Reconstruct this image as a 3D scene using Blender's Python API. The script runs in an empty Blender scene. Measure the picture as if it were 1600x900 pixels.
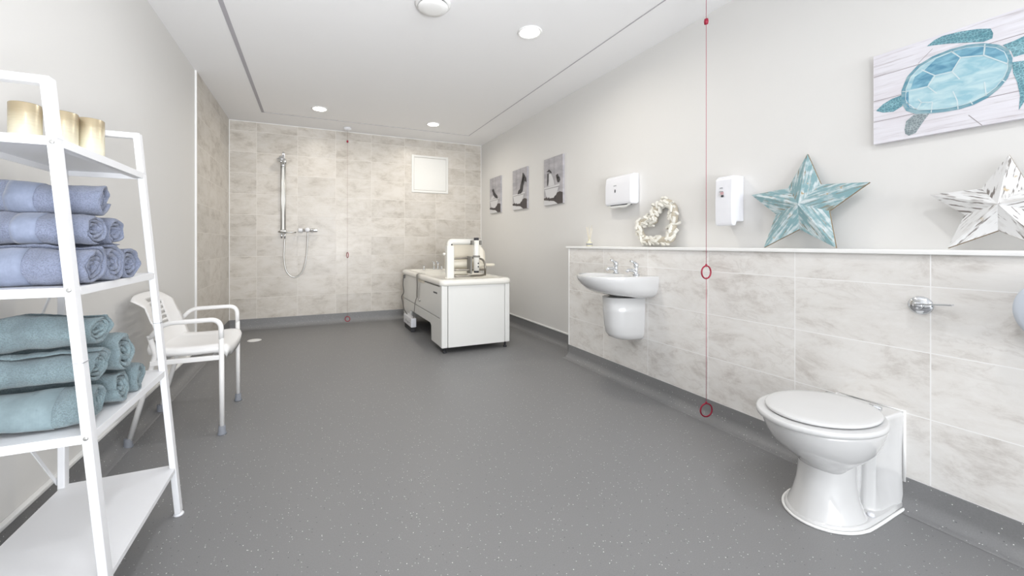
import bpy, bmesh, math, random
from mathutils import Vector, Matrix, noise
PI = math.pi
scn = bpy.context.scene
col = scn.collection

# ------------------------------------------------------------------ camera, world, lights, exposure
FPX, CXP, CYP, EYE, YAW = 612.0, 746.0, 380.7, 1.03, 0.3982     # solved for the 1600x900 frame
SY, CYW = math.sin(YAW), math.cos(YAW)
XL, XR, YB, ZC, XD = -0.917, 2.326, 5.388, 2.494, 2.139          # room planes (XD: front of the tiled boxing)
YREAR = -5.0
cam_d = bpy.data.cameras.new('camera'); cam = bpy.data.objects.new('camera', cam_d); col.objects.link(cam)
cam.location = (0, 0, EYE); cam.rotation_euler = (PI/2, 0, -YAW)
cam_d.sensor_width = 36; cam_d.lens = FPX/1600*36
cam_d.shift_x = (800-CXP)/1600; cam_d.shift_y = -(450-CYP)/1600
cam_d.clip_start = .02; cam_d.clip_end = 60
scn.camera = cam
scn.view_settings.view_transform = 'Standard'; scn.view_settings.look = 'None'
scn.view_settings.gamma = 1; scn.view_settings.use_curve_mapping = False
scn.view_settings.exposure = 0.08

w = bpy.data.worlds.new('world'); scn.world = w; w.use_nodes = True
w.node_tree.nodes['Background'].inputs[0].default_value = (.8, .88, 1, 1)
w.node_tree.nodes['Background'].inputs[1].default_value = 1.0

def area(name, loc, target, size, energy, color, sy=None, spread=PI):
    l = bpy.data.lights.new(name, 'AREA'); l.energy = energy; l.color = color; l.size = size; l.spread = spread
    if sy: l.shape = 'RECTANGLE'; l.size_y = sy
    o = bpy.data.objects.new(name, l); col.objects.link(o); o.location = loc
    d = Vector(target)-Vector(loc); o.rotation_euler = d.to_track_quat('-Z', 'Y').to_euler()
    return o
area('rear_fill_light', (.7, YREAR+.10, 1.35), (.7, 3, 1.30), 3.0, 178, (.95, .975, 1), 2.0)  # added soft fill from behind the camera, evens out the room
area('ceiling_bounce_fill', (.40, -1.1, .7), (.10, 1.9, 2.49), 0.8, 28, (.975, .985, 1), spread=1.65)  # added uplight that brightens the ceiling, no fixture

# recessed ceiling lamps beside, over and behind the camera
for lx_, ly_, le_ in ((.07, 2.357, 3.5), (1.384, .10, 7), (.07, .10, 6)):
    area('ceiling_lamp', (lx_, ly_, ZC-.012), (lx_, ly_, 0), .12, le_, (.97, .98, 1), spread=2.9)

# ------------------------------------------------------------------ helpers
def ray(px, py):
    u = (px-CXP)/FPX; v = (CYP-py)/FPX
    return Vector((u*CYW+SY, -u*SY+CYW, v))
def at_x(px, py, X):
    r = ray(px, py); t = X/r[0]; return Vector((X, r[1]*t, EYE+r[2]*t))

WL = {}
def wl(o): return WL.get(o.name, Vector((0, 0, 0)))
def props(o, label=None, cat=None, group=None, kind=None):
    if label: o['label'] = label
    if cat: o['category'] = cat
    if group: o['group'] = group
    if kind: o['kind'] = kind
    return o
def thing(name, loc, label, cat, group=None):
    o = bpy.data.objects.new(name, None); col.objects.link(o); o.location = loc
    o.empty_display_size = .05
    WL[o.name] = Vector(loc)
    return props(o, label, cat, group)

class MB:
    def __init__(s): s.v = []; s.f = []; s.m = []; s.s = []; s.uv = None
    def add(s, vs, fs, m=0, smooth=False):
        b = len(s.v); s.v += [tuple(p) for p in vs]
        for f in fs: s.f.append([b+i for i in f]); s.m.append(m); s.s.append(smooth)
        return s
    def box(s, x0, x1, y0, y1, z0, z1, m=0):
        vs = [(x, y, z) for x in (x0, x1) for y in (y0, y1) for z in (z0, z1)]
        return s.add(vs, [(0,1,3,2),(4,6,7,5),(0,4,5,1),(2,3,7,6),(0,2,6,4),(1,5,7,3)], m)
    def rings(s, R, caps=True, m=0, smooth=True, closed=True, loop=False):
        n = len(R[0]); vs = [p for r in R for p in r]; fs = []
        K = len(R)
        for i in range(K if loop else K-1):
            a = i*n; b = ((i+1) % K)*n
            for j in range(n if closed else n-1):
                k = (j+1) % n
                fs.append((a+j, a+k, b+k, b+j))
        s.add(vs, fs, m, smooth)
        if caps and not loop:
            s.add(R[0], [tuple(range(n))[::-1]], m, False); s.add(R[-1], [tuple(range(n))], m, False)
        return s
    def tube(s, path, r, seg=12, caps=True, m=0, loop=False, smooth=True):
        P = [Vector(p) for p in path]; R = []
        n = len(P); prev = None
        for i in range(n):
            if loop: t = (P[(i+1) % n]-P[i-1])
            else: t = P[min(i+1, n-1)]-P[max(i-1, 0)]
            t.normalize()
            if prev is None:
                a = Vector((0, 0, 1)) if abs(t.z) < .9 else Vector((1, 0, 0))
                u = t.cross(a).normalized()
            else:
                u = prev - t*prev.dot(t)
                u.normalize()
            prev = u; v = t.cross(u)
            rr = r[i] if isinstance(r, (list, tuple)) else r
            R.append([P[i]+u*rr*math.cos(2*PI*j/seg)+v*rr*math.sin(2*PI*j/seg) for j in range(seg)])
        return s.rings(R, caps, m, smooth, loop=loop)
    def bar(s, path, wx, wy, m=0, up=(0, 1, 0)):
        """square section swept on a polyline with mitred corners, section axes: up and the in-plane normal"""
        P = [Vector(p) for p in path]; U = Vector(up).normalized(); R = []
        for i in range(len(P)):
            a = (P[i]-P[i-1]).normalized() if i > 0 else None
            b = (P[i+1]-P[i]).normalized() if i < len(P)-1 else None
            t = a if b is None else (b if a is None else (a+b).normalized())
            nrm = t.cross(U).normalized(); k = 1
            if a is not None and b is not None: k = 1/max(.3, math.cos(a.angle(b)/2))
            R.append([P[i]+nrm*wx/2*k*sx+U*wy/2*sy_ for sx, sy_ in ((-1,-1),(1,-1),(1,1),(-1,1))])
        return s.rings(R, True, m, False)
    def lathe(s, prof, c, axis='z', seg=32, m=0, smooth=True):
        R = []
        for r, h in prof:
            ring = []
            for j in range(seg):
                a = 2*PI*j/seg; x, y = r*math.cos(a), r*math.sin(a)
                if axis == 'z': p = (c[0]+x, c[1]+y, c[2]+h)
                elif axis == 'x': p = (c[0]+h, c[1]+x, c[2]+y)
                else: p = (c[0]+x, c[1]+h, c[2]+y)
                ring.append(p)
            R.append(ring)
        return s.rings(R, True, m, smooth)
    def prism(s, poly, axis, a, b, m=0):
        def P(p, t):
            return {'x': (t, p[0], p[1]), 'y': (p[0], t, p[1]), 'z': (p[0], p[1], t)}[axis]
        n = len(poly); vs = [P(p, a) for p in poly]+[P(p, b) for p in poly]
        fs = [tuple(range(n)), tuple(range(2*n-1, n-1, -1))]+[(i, i+n, (i+1) % n+n, (i+1) % n) for i in range(n)]
        return s.add(vs, fs, m)
    def build(s, name, mats, parent=None, bevel=0, loc=None, seg=2, subsurf=0, autosmooth=False):
        base = wl(parent) if parent else Vector(loc or (0, 0, 0))
        me = bpy.data.meshes.new(name)
        me.from_pydata([Vector(p)-base for p in s.v], [], s.f); me.update()
        for q, p in enumerate(me.polygons): p.material_index = s.m[q]; p.use_smooth = s.s[q]
        if s.uv:
            L = me.uv_layers.new(name='uv')
            k = 0
            for q, p in enumerate(me.polygons):
                for li in p.loop_indices: L.data[li].uv = s.uv[k]; k += 1
        bm = bmesh.new(); bm.from_mesh(me)
        if not s.uv: bmesh.ops.remove_doubles(bm, verts=bm.verts, dist=1e-6)
        bmesh.ops.recalc_face_normals(bm, faces=bm.faces)
        bm.to_mesh(me); bm.free()
        for m in (mats if isinstance(mats, (list, tuple)) else [mats]): me.materials.append(m)
        o = bpy.data.objects.new(name, me); col.objects.link(o)
        if parent: o.parent = parent
        else: o.location = base
        WL[o.name] = base
        if bevel:
            b = o.modifiers.new('bevel', 'BEVEL'); b.width = bevel; b.segments = seg; b.limit_method = 'ANGLE'; b.angle_limit = .6
            for p in me.polygons: p.use_smooth = True
            wn = o.modifiers.new('wn', 'WEIGHTED_NORMAL'); wn.keep_sharp = False
        if subsurf:
            sb = o.modifiers.new('sub', 'SUBSURF'); sb.levels = subsurf; sb.render_levels = subsurf
        return o

def rrect(cx, cy, hx, hy, r, n=5):
    out = []
    for qx, qy, a0 in ((1, 1, 0), (-1, 1, PI/2), (-1, -1, PI), (1, -1, 3*PI/2)):
        for i in range(n+1):
            a = a0+PI/2*i/n
            out.append((cx+qx*(hx-r)+r*math.cos(a), cy+qy*(hy-r)+r*math.sin(a)))
    return out
def bend(pts, r, n=6):
    """polyline with rounded corners"""
    P = [Vector(p) for p in pts]; out = [P[0]]
    for i in range(1, len(P)-1):
        a = (P[i-1]-P[i]); b = (P[i+1]-P[i]); rr = min(r, a.length*.49, b.length*.49)
        A = P[i]+a.normalized()*rr; B = P[i]+b.normalized()*rr
        for k in range(n+1):
            t = k/n; out.append((1-t)**2*A+2*t*(1-t)*P[i]+t*t*B)
    out.append(P[-1]); return out
def spline(pts, n=8):
    P = [Vector(p) for p in pts]; out = []
    for i in range(len(P)-1):
        p0, p1, p2, p3 = P[max(i-1, 0)], P[i], P[i+1], P[min(i+2, len(P)-1)]
        for k in range(n):
            t = k/n
            out.append(.5*((2*p1)+(p2-p0)*t+(2*p0-5*p1+4*p2-p3)*t*t+(3*p1-p0-3*p2+p3)*t**3))
    out.append(P[-1]); return out

# ------------------------------------------------------------------ materials
def lin(c):
    return tuple(((x/255)/12.92 if x/255 <= .04045 else ((x/255+.055)/1.055)**2.4) for x in c)+(1,)
def mat(name, rgb, rough=.5, metal=0, bump=0, bscale=80, vary=0, vscale=3, coat=0, sheen=0, spec=None, emit=0, bdist=.001):
    m = bpy.data.materials.new(name); m.use_nodes = True; nt = m.node_tree; N = nt.nodes; L = nt.links
    b = N['Principled BSDF']; b.inputs['Base Color'].default_value = lin(rgb)
    b.inputs['Roughness'].default_value = rough; b.inputs['Metallic'].default_value = metal
    b.inputs['Coat Weight'].default_value = coat; b.inputs['Sheen Weight'].default_value = sheen
    if spec is not None: b.inputs['Specular IOR Level'].default_value = spec
    if emit:
        b.inputs['Emission Color'].default_value = lin(rgb); b.inputs['Emission Strength'].default_value = emit
    tc = N.new('ShaderNodeTexCoord')
    nz = N.new('ShaderNodeTexNoise'); nz.inputs['Scale'].default_value = vscale; nz.inputs['Detail'].default_value = 5
    L.new(tc.outputs['Object'], nz.inputs['Vector'])
    mx = N.new('ShaderNodeMix'); mx.data_type = 'RGBA'
    k = max(vary, .01)
    mx.inputs[6].default_value = tuple(x*(1-k) for x in lin(rgb)[:3])+(1,)
    mx.inputs[7].default_value = tuple(min(1, x*(1+k)) for x in lin(rgb)[:3])+(1,)
    L.new(nz.outputs['Fac'], mx.inputs[0]); L.new(mx.outputs[2], b.inputs['Base Color'])
    if bump:
        n2 = N.new('ShaderNodeTexNoise'); n2.inputs['Scale'].default_value = bscale; n2.inputs['Detail'].default_value = 4
        L.new(tc.outputs['Object'], n2.inputs['Vector'])
        bp = N.new('ShaderNodeBump'); bp.inputs['Strength'].default_value = bump; bp.inputs['Distance'].default_value = bdist
        L.new(n2.outputs['Fac'], bp.inputs['Height']); L.new(bp.outputs[0], b.inputs['Normal'])
    return m

def math_node(nt, op, a, b=None, c=None):
    n = nt.nodes.new('ShaderNodeMath'); n.operation = op
    for i, x in enumerate((a, b, c)):
        if x is None: continue
        if isinstance(x, (int, float)): n.inputs[i].default_value = x
        else: nt.links.new(x, n.inputs[i])
    return n.outputs[0]
def ramp(nt, fac, stops):
    r = nt.nodes.new('ShaderNodeValToRGB'); nt.links.new(fac, r.inputs[0])
    el = r.color_ramp.elements
    while len(el) > len(stops): el.remove(el[-1])
    while len(el) < len(stops): el.new(.5)
    for e, (p, c) in zip(el, stops): e.position = p; e.color = c if len(c) == 4 else lin(c)
    return r.outputs[0]
def mixc(nt, fac, a, b, mode='MIX'):
    n = nt.nodes.new('ShaderNodeMix'); n.data_type = 'RGBA'; n.blend_type = mode
    for i, x in ((0, fac), (6, a), (7, b)):
        if isinstance(x, (int, float)): n.inputs[i].default_value = x
        elif isinstance(x, tuple): n.inputs[i].default_value = x if len(x) == 4 else lin(x)
        else: nt.links.new(x, n.inputs[i])
    return n.outputs[2]

def tile_mat(name, ax, u0, tw, v0, th, light, mid, dark, grout, joint=.0016, rough=.32, tint=.10, vein=.8):
    m = bpy.data.materials.new(name); m.use_nodes = True; nt = m.node_tree; N = nt.nodes; L = nt.links
    b = N['Principled BSDF']
    tc = N.new('ShaderNodeTexCoord'); sp = N.new('ShaderNodeSeparateXYZ'); L.new(tc.outputs['Object'], sp.inputs[0])
    U = math_node(nt, 'DIVIDE', math_node(nt, 'SUBTRACT', sp.outputs[ax], u0), tw)
    V = math_node(nt, 'DIVIDE', math_node(nt, 'SUBTRACT', sp.outputs[2], v0), th)
    fu, fv = math_node(nt, 'FLOOR', U), math_node(nt, 'FLOOR', V)
    cb = N.new('ShaderNodeCombineXYZ'); L.new(fu, cb.inputs[0]); L.new(fv, cb.inputs[1])
    wn = N.new('ShaderNodeTexWhiteNoise'); wn.noise_dimensions = '3D'; L.new(cb.outputs[0], wn.inputs['Vector'])
    # each tile shows its own piece of the stone print
    sc = N.new('ShaderNodeVectorMath'); sc.operation = 'SCALE'; L.new(wn.outputs['Color'], sc.inputs[0]); sc.inputs['Scale'].default_value = 9
    ad = N.new('ShaderNodeVectorMath'); ad.operation = 'ADD'; L.new(tc.outputs['Object'], ad.inputs[0]); L.new(sc.outputs[0], ad.inputs[1])
    mp = N.new('ShaderNodeMapping'); L.new(ad.outputs[0], mp.inputs[0]); mp.inputs['Scale'].default_value = (1.3, 1.3, 2.6)
    mp.inputs['Rotation'].default_value = (.6, .5, 0)
    n1 = N.new('ShaderNodeTexNoise'); n1.inputs['Scale'].default_value = 3.6; n1.inputs['Detail'].default_value = 10; n1.inputs['Roughness'].default_value = .72; n1.inputs['Distortion'].default_value = .35
    L.new(mp.outputs[0], n1.inputs['Vector'])
    n2 = N.new('ShaderNodeTexNoise'); n2.inputs['Scale'].default_value = 5; n2.inputs['Detail'].default_value = 9; n2.inputs['Roughness'].default_value = .6; n2.inputs['Distortion'].default_value = .5
    L.new(mp.outputs[0], n2.inputs['Vector'])
    c = ramp(nt, n1.outputs['Fac'], [(.30, dark), (.47, mid), (.60, light), (.8, light)])
    ridge = math_node(nt, 'ABSOLUTE', math_node(nt, 'SUBTRACT', n2.outputs['Fac'], .5))
    vm = ramp(nt, ridge, [(0, (1, 1, 1, 1)), (.012, (.5, .5, .5, 1)), (.045, (0, 0, 0, 1))])
    n3 = N.new('ShaderNodeTexNoise'); n3.inputs['Scale'].default_value = 2.3; L.new(ad.outputs[0], n3.inputs['Vector'])
    vm2 = math_node(nt, 'MULTIPLY', vm, math_node(nt, 'MULTIPLY', ramp(nt, n3.outputs['Fac'], [(.48, (0, 0, 0, 1)), (.62, (1, 1, 1, 1))]), vein))
    c = mixc(nt, vm2, c, dark)
    tn = math_node(nt, 'ADD', 1-tint, math_node(nt, 'MULTIPLY', wn.outputs['Value'], tint))
    cc = N.new('ShaderNodeCombineColor'); [L.new(tn, cc.inputs[i]) for i in range(3)]
    c = mixc(nt, 1.0, c, cc.outputs[0], 'MULTIPLY')
    def edge(x, size):
        f = math_node(nt, 'FRACT', x); g = math_node(nt, 'SUBTRACT', 1, f)
        return math_node(nt, 'MULTIPLY', math_node(nt, 'MINIMUM', f, g), size)
    d = math_node(nt, 'MINIMUM', edge(U, tw), edge(V, th))
    msk = math_node(nt, 'LESS_THAN', d, joint)
    c = mixc(nt, msk, c, grout)
    L.new(c, b.inputs['Base Color'])
    L.new(math_node(nt, 'ADD', rough, math_node(nt, 'MULTIPLY', msk, .4)), b.inputs['Roughness'])
    hgt = math_node(nt, 'SUBTRACT', math_node(nt, 'MULTIPLY', n1.outputs['Fac'], .4), msk)
    bp = N.new('ShaderNodeBump'); bp.inputs['Strength'].default_value = .25; bp.inputs['Distance'].default_value = .002
    L.new(hgt, bp.inputs['Height']); L.new(bp.outputs[0], b.inputs['Normal'])
    return m

def vinyl_mat(name, rgb):
    m = bpy.data.materials.new(name); m.use_nodes = True; nt = m.node_tree; N = nt.nodes; L = nt.links
    b = N['Principled BSDF']; tc = N.new('ShaderNodeTexCoord')
    nz = N.new('ShaderNodeTexNoise'); nz.inputs['Scale'].default_value = 260; nz.inputs['Detail'].default_value = 3
    L.new(tc.outputs['Object'], nz.inputs['Vector'])
    base = mixc(nt, nz.outputs['Fac'], tuple(int(x*.93) for x in rgb), tuple(min(255, int(x*1.07)) for x in rgb))
    def flecks(scale, size, keep):
        vo = N.new('ShaderNodeTexVoronoi'); vo.inputs['Scale'].default_value = scale; L.new(tc.outputs['Object'], vo.inputs['Vector'])
        near = math_node(nt, 'LESS_THAN', vo.outputs['Distance'], size)
        sp = N.new('ShaderNodeSeparateColor'); L.new(vo.outputs['Color'], sp.inputs[0])
        return math_node(nt, 'MULTIPLY', near, math_node(nt, 'GREATER_THAN', sp.outputs[0], keep))
    base = mixc(nt, flecks(95, .16, .80), base, (196, 196, 196))
    base = mixc(nt, flecks(70, .14, .82), base, (100, 100, 104))
    base = mixc(nt, flecks(60, .10, .62), base, (236, 236, 234))
    L.new(base, b.inputs['Base Color'])
    b.inputs['Roughness'].default_value = .42
    b.inputs['Specular IOR Level'].default_value = .35
    n2 = N.new('ShaderNodeTexNoise'); n2.inputs['Scale'].default_value = 400; L.new(tc.outputs['Object'], n2.inputs['Vector'])
    bp = N.new('ShaderNodeBump'); bp.inputs['Strength'].default_value = .12; bp.inputs['Distance'].default_value = .001
    L.new(n2.outputs['Fac'], bp.inputs['Height']); L.new(bp.outputs[0], b.inputs['Normal'])
    return m

def paint_streak(name, base, light, dark, wear, light_amt=.5, dark_amt=.1):
    """distressed paint with brush streaks along each arm (uses the uv layer)"""
    m = bpy.data.materials.new(name); m.use_nodes = True; nt = m.node_tree; N = nt.nodes; L = nt.links
    b = N['Principled BSDF']; b.inputs['Roughness'].default_value = .6
    uv = N.new('ShaderNodeUVMap'); uv.uv_map = 'uv'
    mp = N.new('ShaderNodeMapping'); mp.inputs['Scale'].default_value = (9, 85, 1); L.new(uv.outputs[0], mp.inputs[0])
    n1 = N.new('ShaderNodeTexNoise'); n1.inputs['Scale'].default_value = 1; n1.inputs['Detail'].default_value = 6; n1.inputs['Distortion'].default_value = .5; L.new(mp.outputs[0], n1.inputs['Vector'])
    n2 = N.new('ShaderNodeTexNoise'); n2.inputs['Scale'].default_value = 26; n2.inputs['Detail'].default_value = 6; L.new(uv.outputs[0], n2.inputs['Vector'])
    mp3 = N.new('ShaderNodeMapping'); mp3.inputs['Scale'].default_value = (13, 120, 1); mp3.inputs['Location'].default_value = (5, 3, 0); L.new(uv.outputs[0], mp3.inputs[0])
    n3 = N.new('ShaderNodeTexNoise'); n3.inputs['Scale'].default_value = 1; n3.inputs['Detail'].default_value = 8; L.new(mp3.outputs[0], n3.inputs['Vector'])
    s = math_node(nt, 'ADD', math_node(nt, 'MULTIPLY', n1.outputs['Fac'], .6), math_node(nt, 'MULTIPLY', n2.outputs['Fac'], .4))
    f = ramp(nt, s, [(light_amt-.02, (0, 0, 0, 1)), (light_amt+.10, (1, 1, 1, 1))])
    c = mixc(nt, f, base, light)
    f2 = ramp(nt, n3.outputs['Fac'], [(.70-dark_amt, (0, 0, 0, 1)), (.75-dark_amt, (1, 1, 1, 1))])
    c = mixc(nt, f2, c, dark)
    f3 = ramp(nt, n2.outputs['Fac'], [(.66, (0, 0, 0, 1)), (.70, (1, 1, 1, 1))])
    c = mixc(nt, f3, c, wear)
    L.new(c, b.inputs['Base Color'])
    bp = N.new('ShaderNodeBump'); bp.inputs['Strength'].default_value = .4; bp.inputs['Distance'].default_value = .001
    L.new(n1.outputs['Fac'], bp.inputs['Height']); L.new(bp.outputs[0], b.inputs['Normal'])
    return m

def towel_mat(name, rgb, border=False):
    m = bpy.data.materials.new(name); m.use_nodes = True; nt = m.node_tree; N = nt.nodes; L = nt.links
    b = N['Principled BSDF']; b.inputs['Roughness'].default_value = .95; b.inputs['Sheen Weight'].default_value = .25
    b.inputs['Specular IOR Level'].default_value = .1
    tc = N.new('ShaderNodeTexCoord')
    n1 = N.new('ShaderNodeTexNoise'); n1.inputs['Scale'].default_value = 18; n1.inputs['Detail'].default_value = 6; L.new(tc.outputs['Object'], n1.inputs['Vector'])
    n2 = N.new('ShaderNodeTexNoise'); n2.inputs['Scale'].default_value = 330 if not border else 150; n2.inputs['Detail'].default_value = 3; L.new(tc.outputs['Object'], n2.inputs['Vector'])
    if border:
        wv = N.new('ShaderNodeTexWave'); wv.bands_direction = 'X'; wv.inputs['Scale'].default_value = 55; L.new(tc.outputs['Object'], wv.inputs['Vector'])
        h = wv.outputs['Fac']
    else: h = n2.outputs['Fac']
    d = tuple(int(x*.90) for x in rgb); l = tuple(min(255, int(x*1.07)) for x in rgb)
    c = mixc(nt, ramp(nt, n1.outputs['Fac'], [(.3, (0, 0, 0, 1)), (.7, (1, 1, 1, 1))]), d, l)
    c = mixc(nt, math_node(nt, 'MULTIPLY', ramp(nt, n2.outputs['Fac'], [(.40, (1, 1, 1, 1)), (.56, (0, 0, 0, 1))]), .60 if not border else .08), c, tuple(int(x*.8) for x in rgb))
    L.new(c, b.inputs['Base Color'])
    bp = N.new('ShaderNodeBump'); bp.inputs['Strength'].default_value = .8 if not border else .15; bp.inputs['Distance'].default_value = .004 if not border else .0006
    L.new(h, bp.inputs['Height']); L.new(bp.outputs[0], b.inputs['Normal'])
    return m

def candle_mat(name):
    m = bpy.data.materials.new(name); m.use_nodes = True; nt = m.node_tree; N = nt.nodes; L = nt.links
    b = N['Principled BSDF']; tc = N.new('ShaderNodeTexCoord'); sp = N.new('ShaderNodeSeparateXYZ'); L.new(tc.outputs['Object'], sp.inputs[0])
    n1 = N.new('ShaderNodeTexNoise'); n1.inputs['Scale'].default_value = 30; n1.inputs['Detail'].default_value = 5
    mp = N.new('ShaderNodeMapping'); mp.inputs['Scale'].default_value = (1, 1, 9); L.new(tc.outputs['Object'], mp.inputs[0]); L.new(mp.outputs[0], n1.inputs['Vector'])
    z = math_node(nt, 'ADD', sp.outputs[2], math_node(nt, 'MULTIPLY', n1.outputs['Fac'], .03))
    f = ramp(nt, math_node(nt, 'DIVIDE', z, .16), [(.45, (0, 0, 0, 1)), (.95, (1, 1, 1, 1))])
    c = mixc(nt, f, (236, 231, 208), (182, 168, 140))
    L.new(c, b.inputs['Base Color']); L.new(math_node(nt, 'MULTIPLY', f, .6), b.inputs['Metallic'])
    b.inputs['Roughness'].default_value = .33
    b.inputs['Subsurface Weight'].default_value = .08
    return m

def teal_mat(name, a, bcol, scale=14, dots=None):
    m = bpy.data.materials.new(name); m.use_nodes = True; nt = m.node_tree; N = nt.nodes; L = nt.links
    b = N['Principled BSDF']; b.inputs['Roughness'].default_value = .6
    tc = N.new('ShaderNodeTexCoord'); mp = N.new('ShaderNodeMapping'); mp.inputs['Rotation'].default_value = (.7, 0, 0); mp.inputs['Scale'].default_value = (1, 1, 2.5); L.new(tc.outputs['Object'], mp.inputs[0])
    n1 = N.new('ShaderNodeTexNoise'); n1.inputs['Scale'].default_value = scale; n1.inputs['Detail'].default_value = 5; n1.inputs['Distortion'].default_value = .6; L.new(mp.outputs[0], n1.inputs['Vector'])
    c = mixc(nt, ramp(nt, n1.outputs['Fac'], [(.36, (0, 0, 0, 1)), (.64, (1, 1, 1, 1))]), a, bcol)
    if dots:
        vo = N.new('ShaderNodeTexVoronoi'); vo.feature = 'DISTANCE_TO_EDGE'; vo.inputs['Scale'].default_value = 110; L.new(tc.outputs['Object'], vo.inputs['Vector'])
        c = mixc(nt, math_node(nt, 'MULTIPLY', math_node(nt, 'GREATER_THAN', vo.outputs['Distance'], .09), .6), c, dots)
    L.new(c, b.inputs['Base Color'])
    return m

def board_mat(name):
    m = bpy.data.materials.new(name); m.use_nodes = True; nt = m.node_tree; N = nt.nodes; L = nt.links
    b = N['Principled BSDF']; b.inputs['Roughness'].default_value = .7
    tc = N.new('ShaderNodeTexCoord'); mp = N.new('ShaderNodeMapping'); mp.inputs['Scale'].default_value = (1, 3, 55); L.new(tc.outputs['Object'], mp.inputs[0])
    n1 = N.new('ShaderNodeTexNoise'); n1.inputs['Scale'].default_value = 1.6; n1.inputs['Detail'].default_value = 7; n1.inputs['Roughness'].default_value = .65; L.new(mp.outputs[0], n1.inputs['Vector'])
    n2 = N.new('ShaderNodeTexNoise'); n2.inputs['Scale'].default_value = 7; L.new(tc.outputs['Object'], n2.inputs['Vector'])
    c = ramp(nt, n1.outputs['Fac'], [(.30, (186, 180, 184)), (.46, (224, 222, 228)), (.7, (232, 231, 238))])
    c = mixc(nt, ramp(nt, n2.outputs['Fac'], [(.45, (0, 0, 0, 1)), (.7, (.4, .4, .4, 1))]), c, (214, 208, 214))
    L.new(c, b.inputs['Base Color']); return m

M = {}
M['paint'] = mat('wall_paint', (227, 226, 224), .75, bump=.05, bscale=250)
M['ceil'] = mat('ceiling_paint', (248, 248, 249), .8)
M['white_trim'] = mat('white_trim', (246, 246, 245), .4)
M['groove'] = mat('ceiling_strip', (182, 180, 186), .7)
M['vinyl'] = vinyl_mat('speckled_vinyl', (132, 132, 133))
TL, TM_, TD, TG = (240, 238, 235), (234, 231, 227), (201, 195, 189), (248, 247, 246)
BL, BM_, BD, BG = (217, 212, 205), (208, 202, 193), (178, 170, 160), (228, 224, 218)
M['tile_back'] = tile_mat('tile_back', 0, -.623, .449, .127, .25, BL, BM_, BD, BG, joint=.0018, tint=.12, vein=.35)
M['tile_left'] = tile_mat('tile_left', 1, 4.90, .449, .127, .25, BL, BM_, BD, BG, joint=.0018, tint=.12, vein=.35)
M['tile_dado'] = tile_mat('tile_dado', 1, .696, .449, .118, .25, TL, TM_, TD, TG, joint=.0019, tint=.05, vein=.38)
M['ceramic'] = mat('white_ceramic', (215, 215, 215), .08, coat=.5)
M['seat_plastic'] = mat('toilet_seat_plastic', (212, 212, 212), .22)
M['silicone'] = mat('silicone', (245, 245, 244), .4)
M['white_metal'] = mat('white_powder_coat', (234, 235, 238), .38)
M['white_plastic'] = mat('white_plastic', (236, 237, 242), .3)
M['chair_plastic'] = mat('chair_plastic', (240, 239, 238), .35)
M['chair_tube'] = mat('chair_tube', (232, 231, 230), .3)
M['rubber'] = mat('grey_rubber', (132, 136, 144), .6)
M['dark'] = mat('dark_rubber', (52, 52, 56), .6)
M['chrome'] = mat('chrome', (225, 228, 232), .1, metal=1)
M['satin'] = mat('satin_steel', (208, 208, 206), .38, metal=1)
M['aged'] = mat('aged_steel', (158, 153, 144), .35, metal=1)
M['bath_white'] = mat('bath_acrylic', (238, 236, 229), .18, coat=.3)
M['bath_panel'] = mat('bath_panel', (229, 229, 226), .25)
M['cream'] = mat('cream_plastic', (226, 219, 203), .35)
M['red_cord'] = mat('red_cord', (176, 84, 102), .6)
M['faded_cord'] = mat('faded_cord', (150, 120, 118), .6)
M['red_plastic'] = mat('red_plastic', (158, 28, 58), .35)
M['strap'] = mat('grey_strap', (140, 138, 132), .8)
M['cable'] = mat('grey_cable', (110, 108, 106), .5)
M['paper'] = mat('tissue_paper', (240, 240, 238), .9, bump=.3, bscale=120)
M['drift'] = mat('whitewashed_driftwood', (230, 228, 220), .85, bump=.6, bscale=60, vary=.14, vscale=30)
M['drift_dark'] = mat('wreath_base', (190, 182, 166), .9)
M['blue'] = towel_mat('blue_towelling', (129, 137, 158)); M['blue_b'] = towel_mat('blue_towel_border', (132, 141, 161), True)
M['sage'] = towel_mat('sage_towelling', (127, 144, 150)); M['sage_b'] = towel_mat('sage_towel_border', (130, 147, 153), True)
M['candle'] = candle_mat('gold_dipped_wax')
M['star_teal'] = paint_streak('teal_distressed_paint', (128, 162, 168), (200, 210, 212), (136, 128, 108), (176, 156, 124), .49, .105)
M['star_white'] = paint_streak('white_distressed_paint', (222, 222, 222), (200, 198, 196), (128, 122, 118), (190, 174, 146), .52, .135)
M['star_edge'] = mat('worn_wood_edge', (134, 118, 94), .8, vary=.25, vscale=40)
M['canvas'] = board_mat('canvas_boards')
M['board_line'] = mat('board_line', (150, 142, 146), .7)
M['shell_light'] = teal_mat('shell_light', (196, 221, 226), (150, 194, 208), 16)
M['shell_deep'] = teal_mat('shell_deep', (88, 142, 170), (136, 186, 204), 22)
M['shell_rim'] = teal_mat('shell_rim', (92, 146, 166), (150, 180, 188), 18)
M['shell_line'] = mat('shell_line', (212, 226, 230), .6)
M['flipper'] = teal_mat('flipper', (104, 160, 172), (150, 196, 206), 20, (70, 108, 124))
M['flipper_grey'] = teal_mat('flipper_grey', (140, 156, 160), (176, 188, 192), 20, (100, 110, 116))
M['p_wall'] = teal_mat('print_pale_grey', (190, 188, 192), (166, 164, 170), 6)
M['p_mid'] = mat('print_mid_grey', (142, 140, 142), .6, vary=.12, vscale=20)
M['p_floor'] = mat('print_dark_floor', (78, 72, 72), .6, vary=.15, vscale=20)
M['p_dark'] = mat('print_charcoal', (66, 64, 66), .6, vary=.2, vscale=40)
M['p_white'] = mat('print_white', (216, 216, 218), .6)
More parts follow.
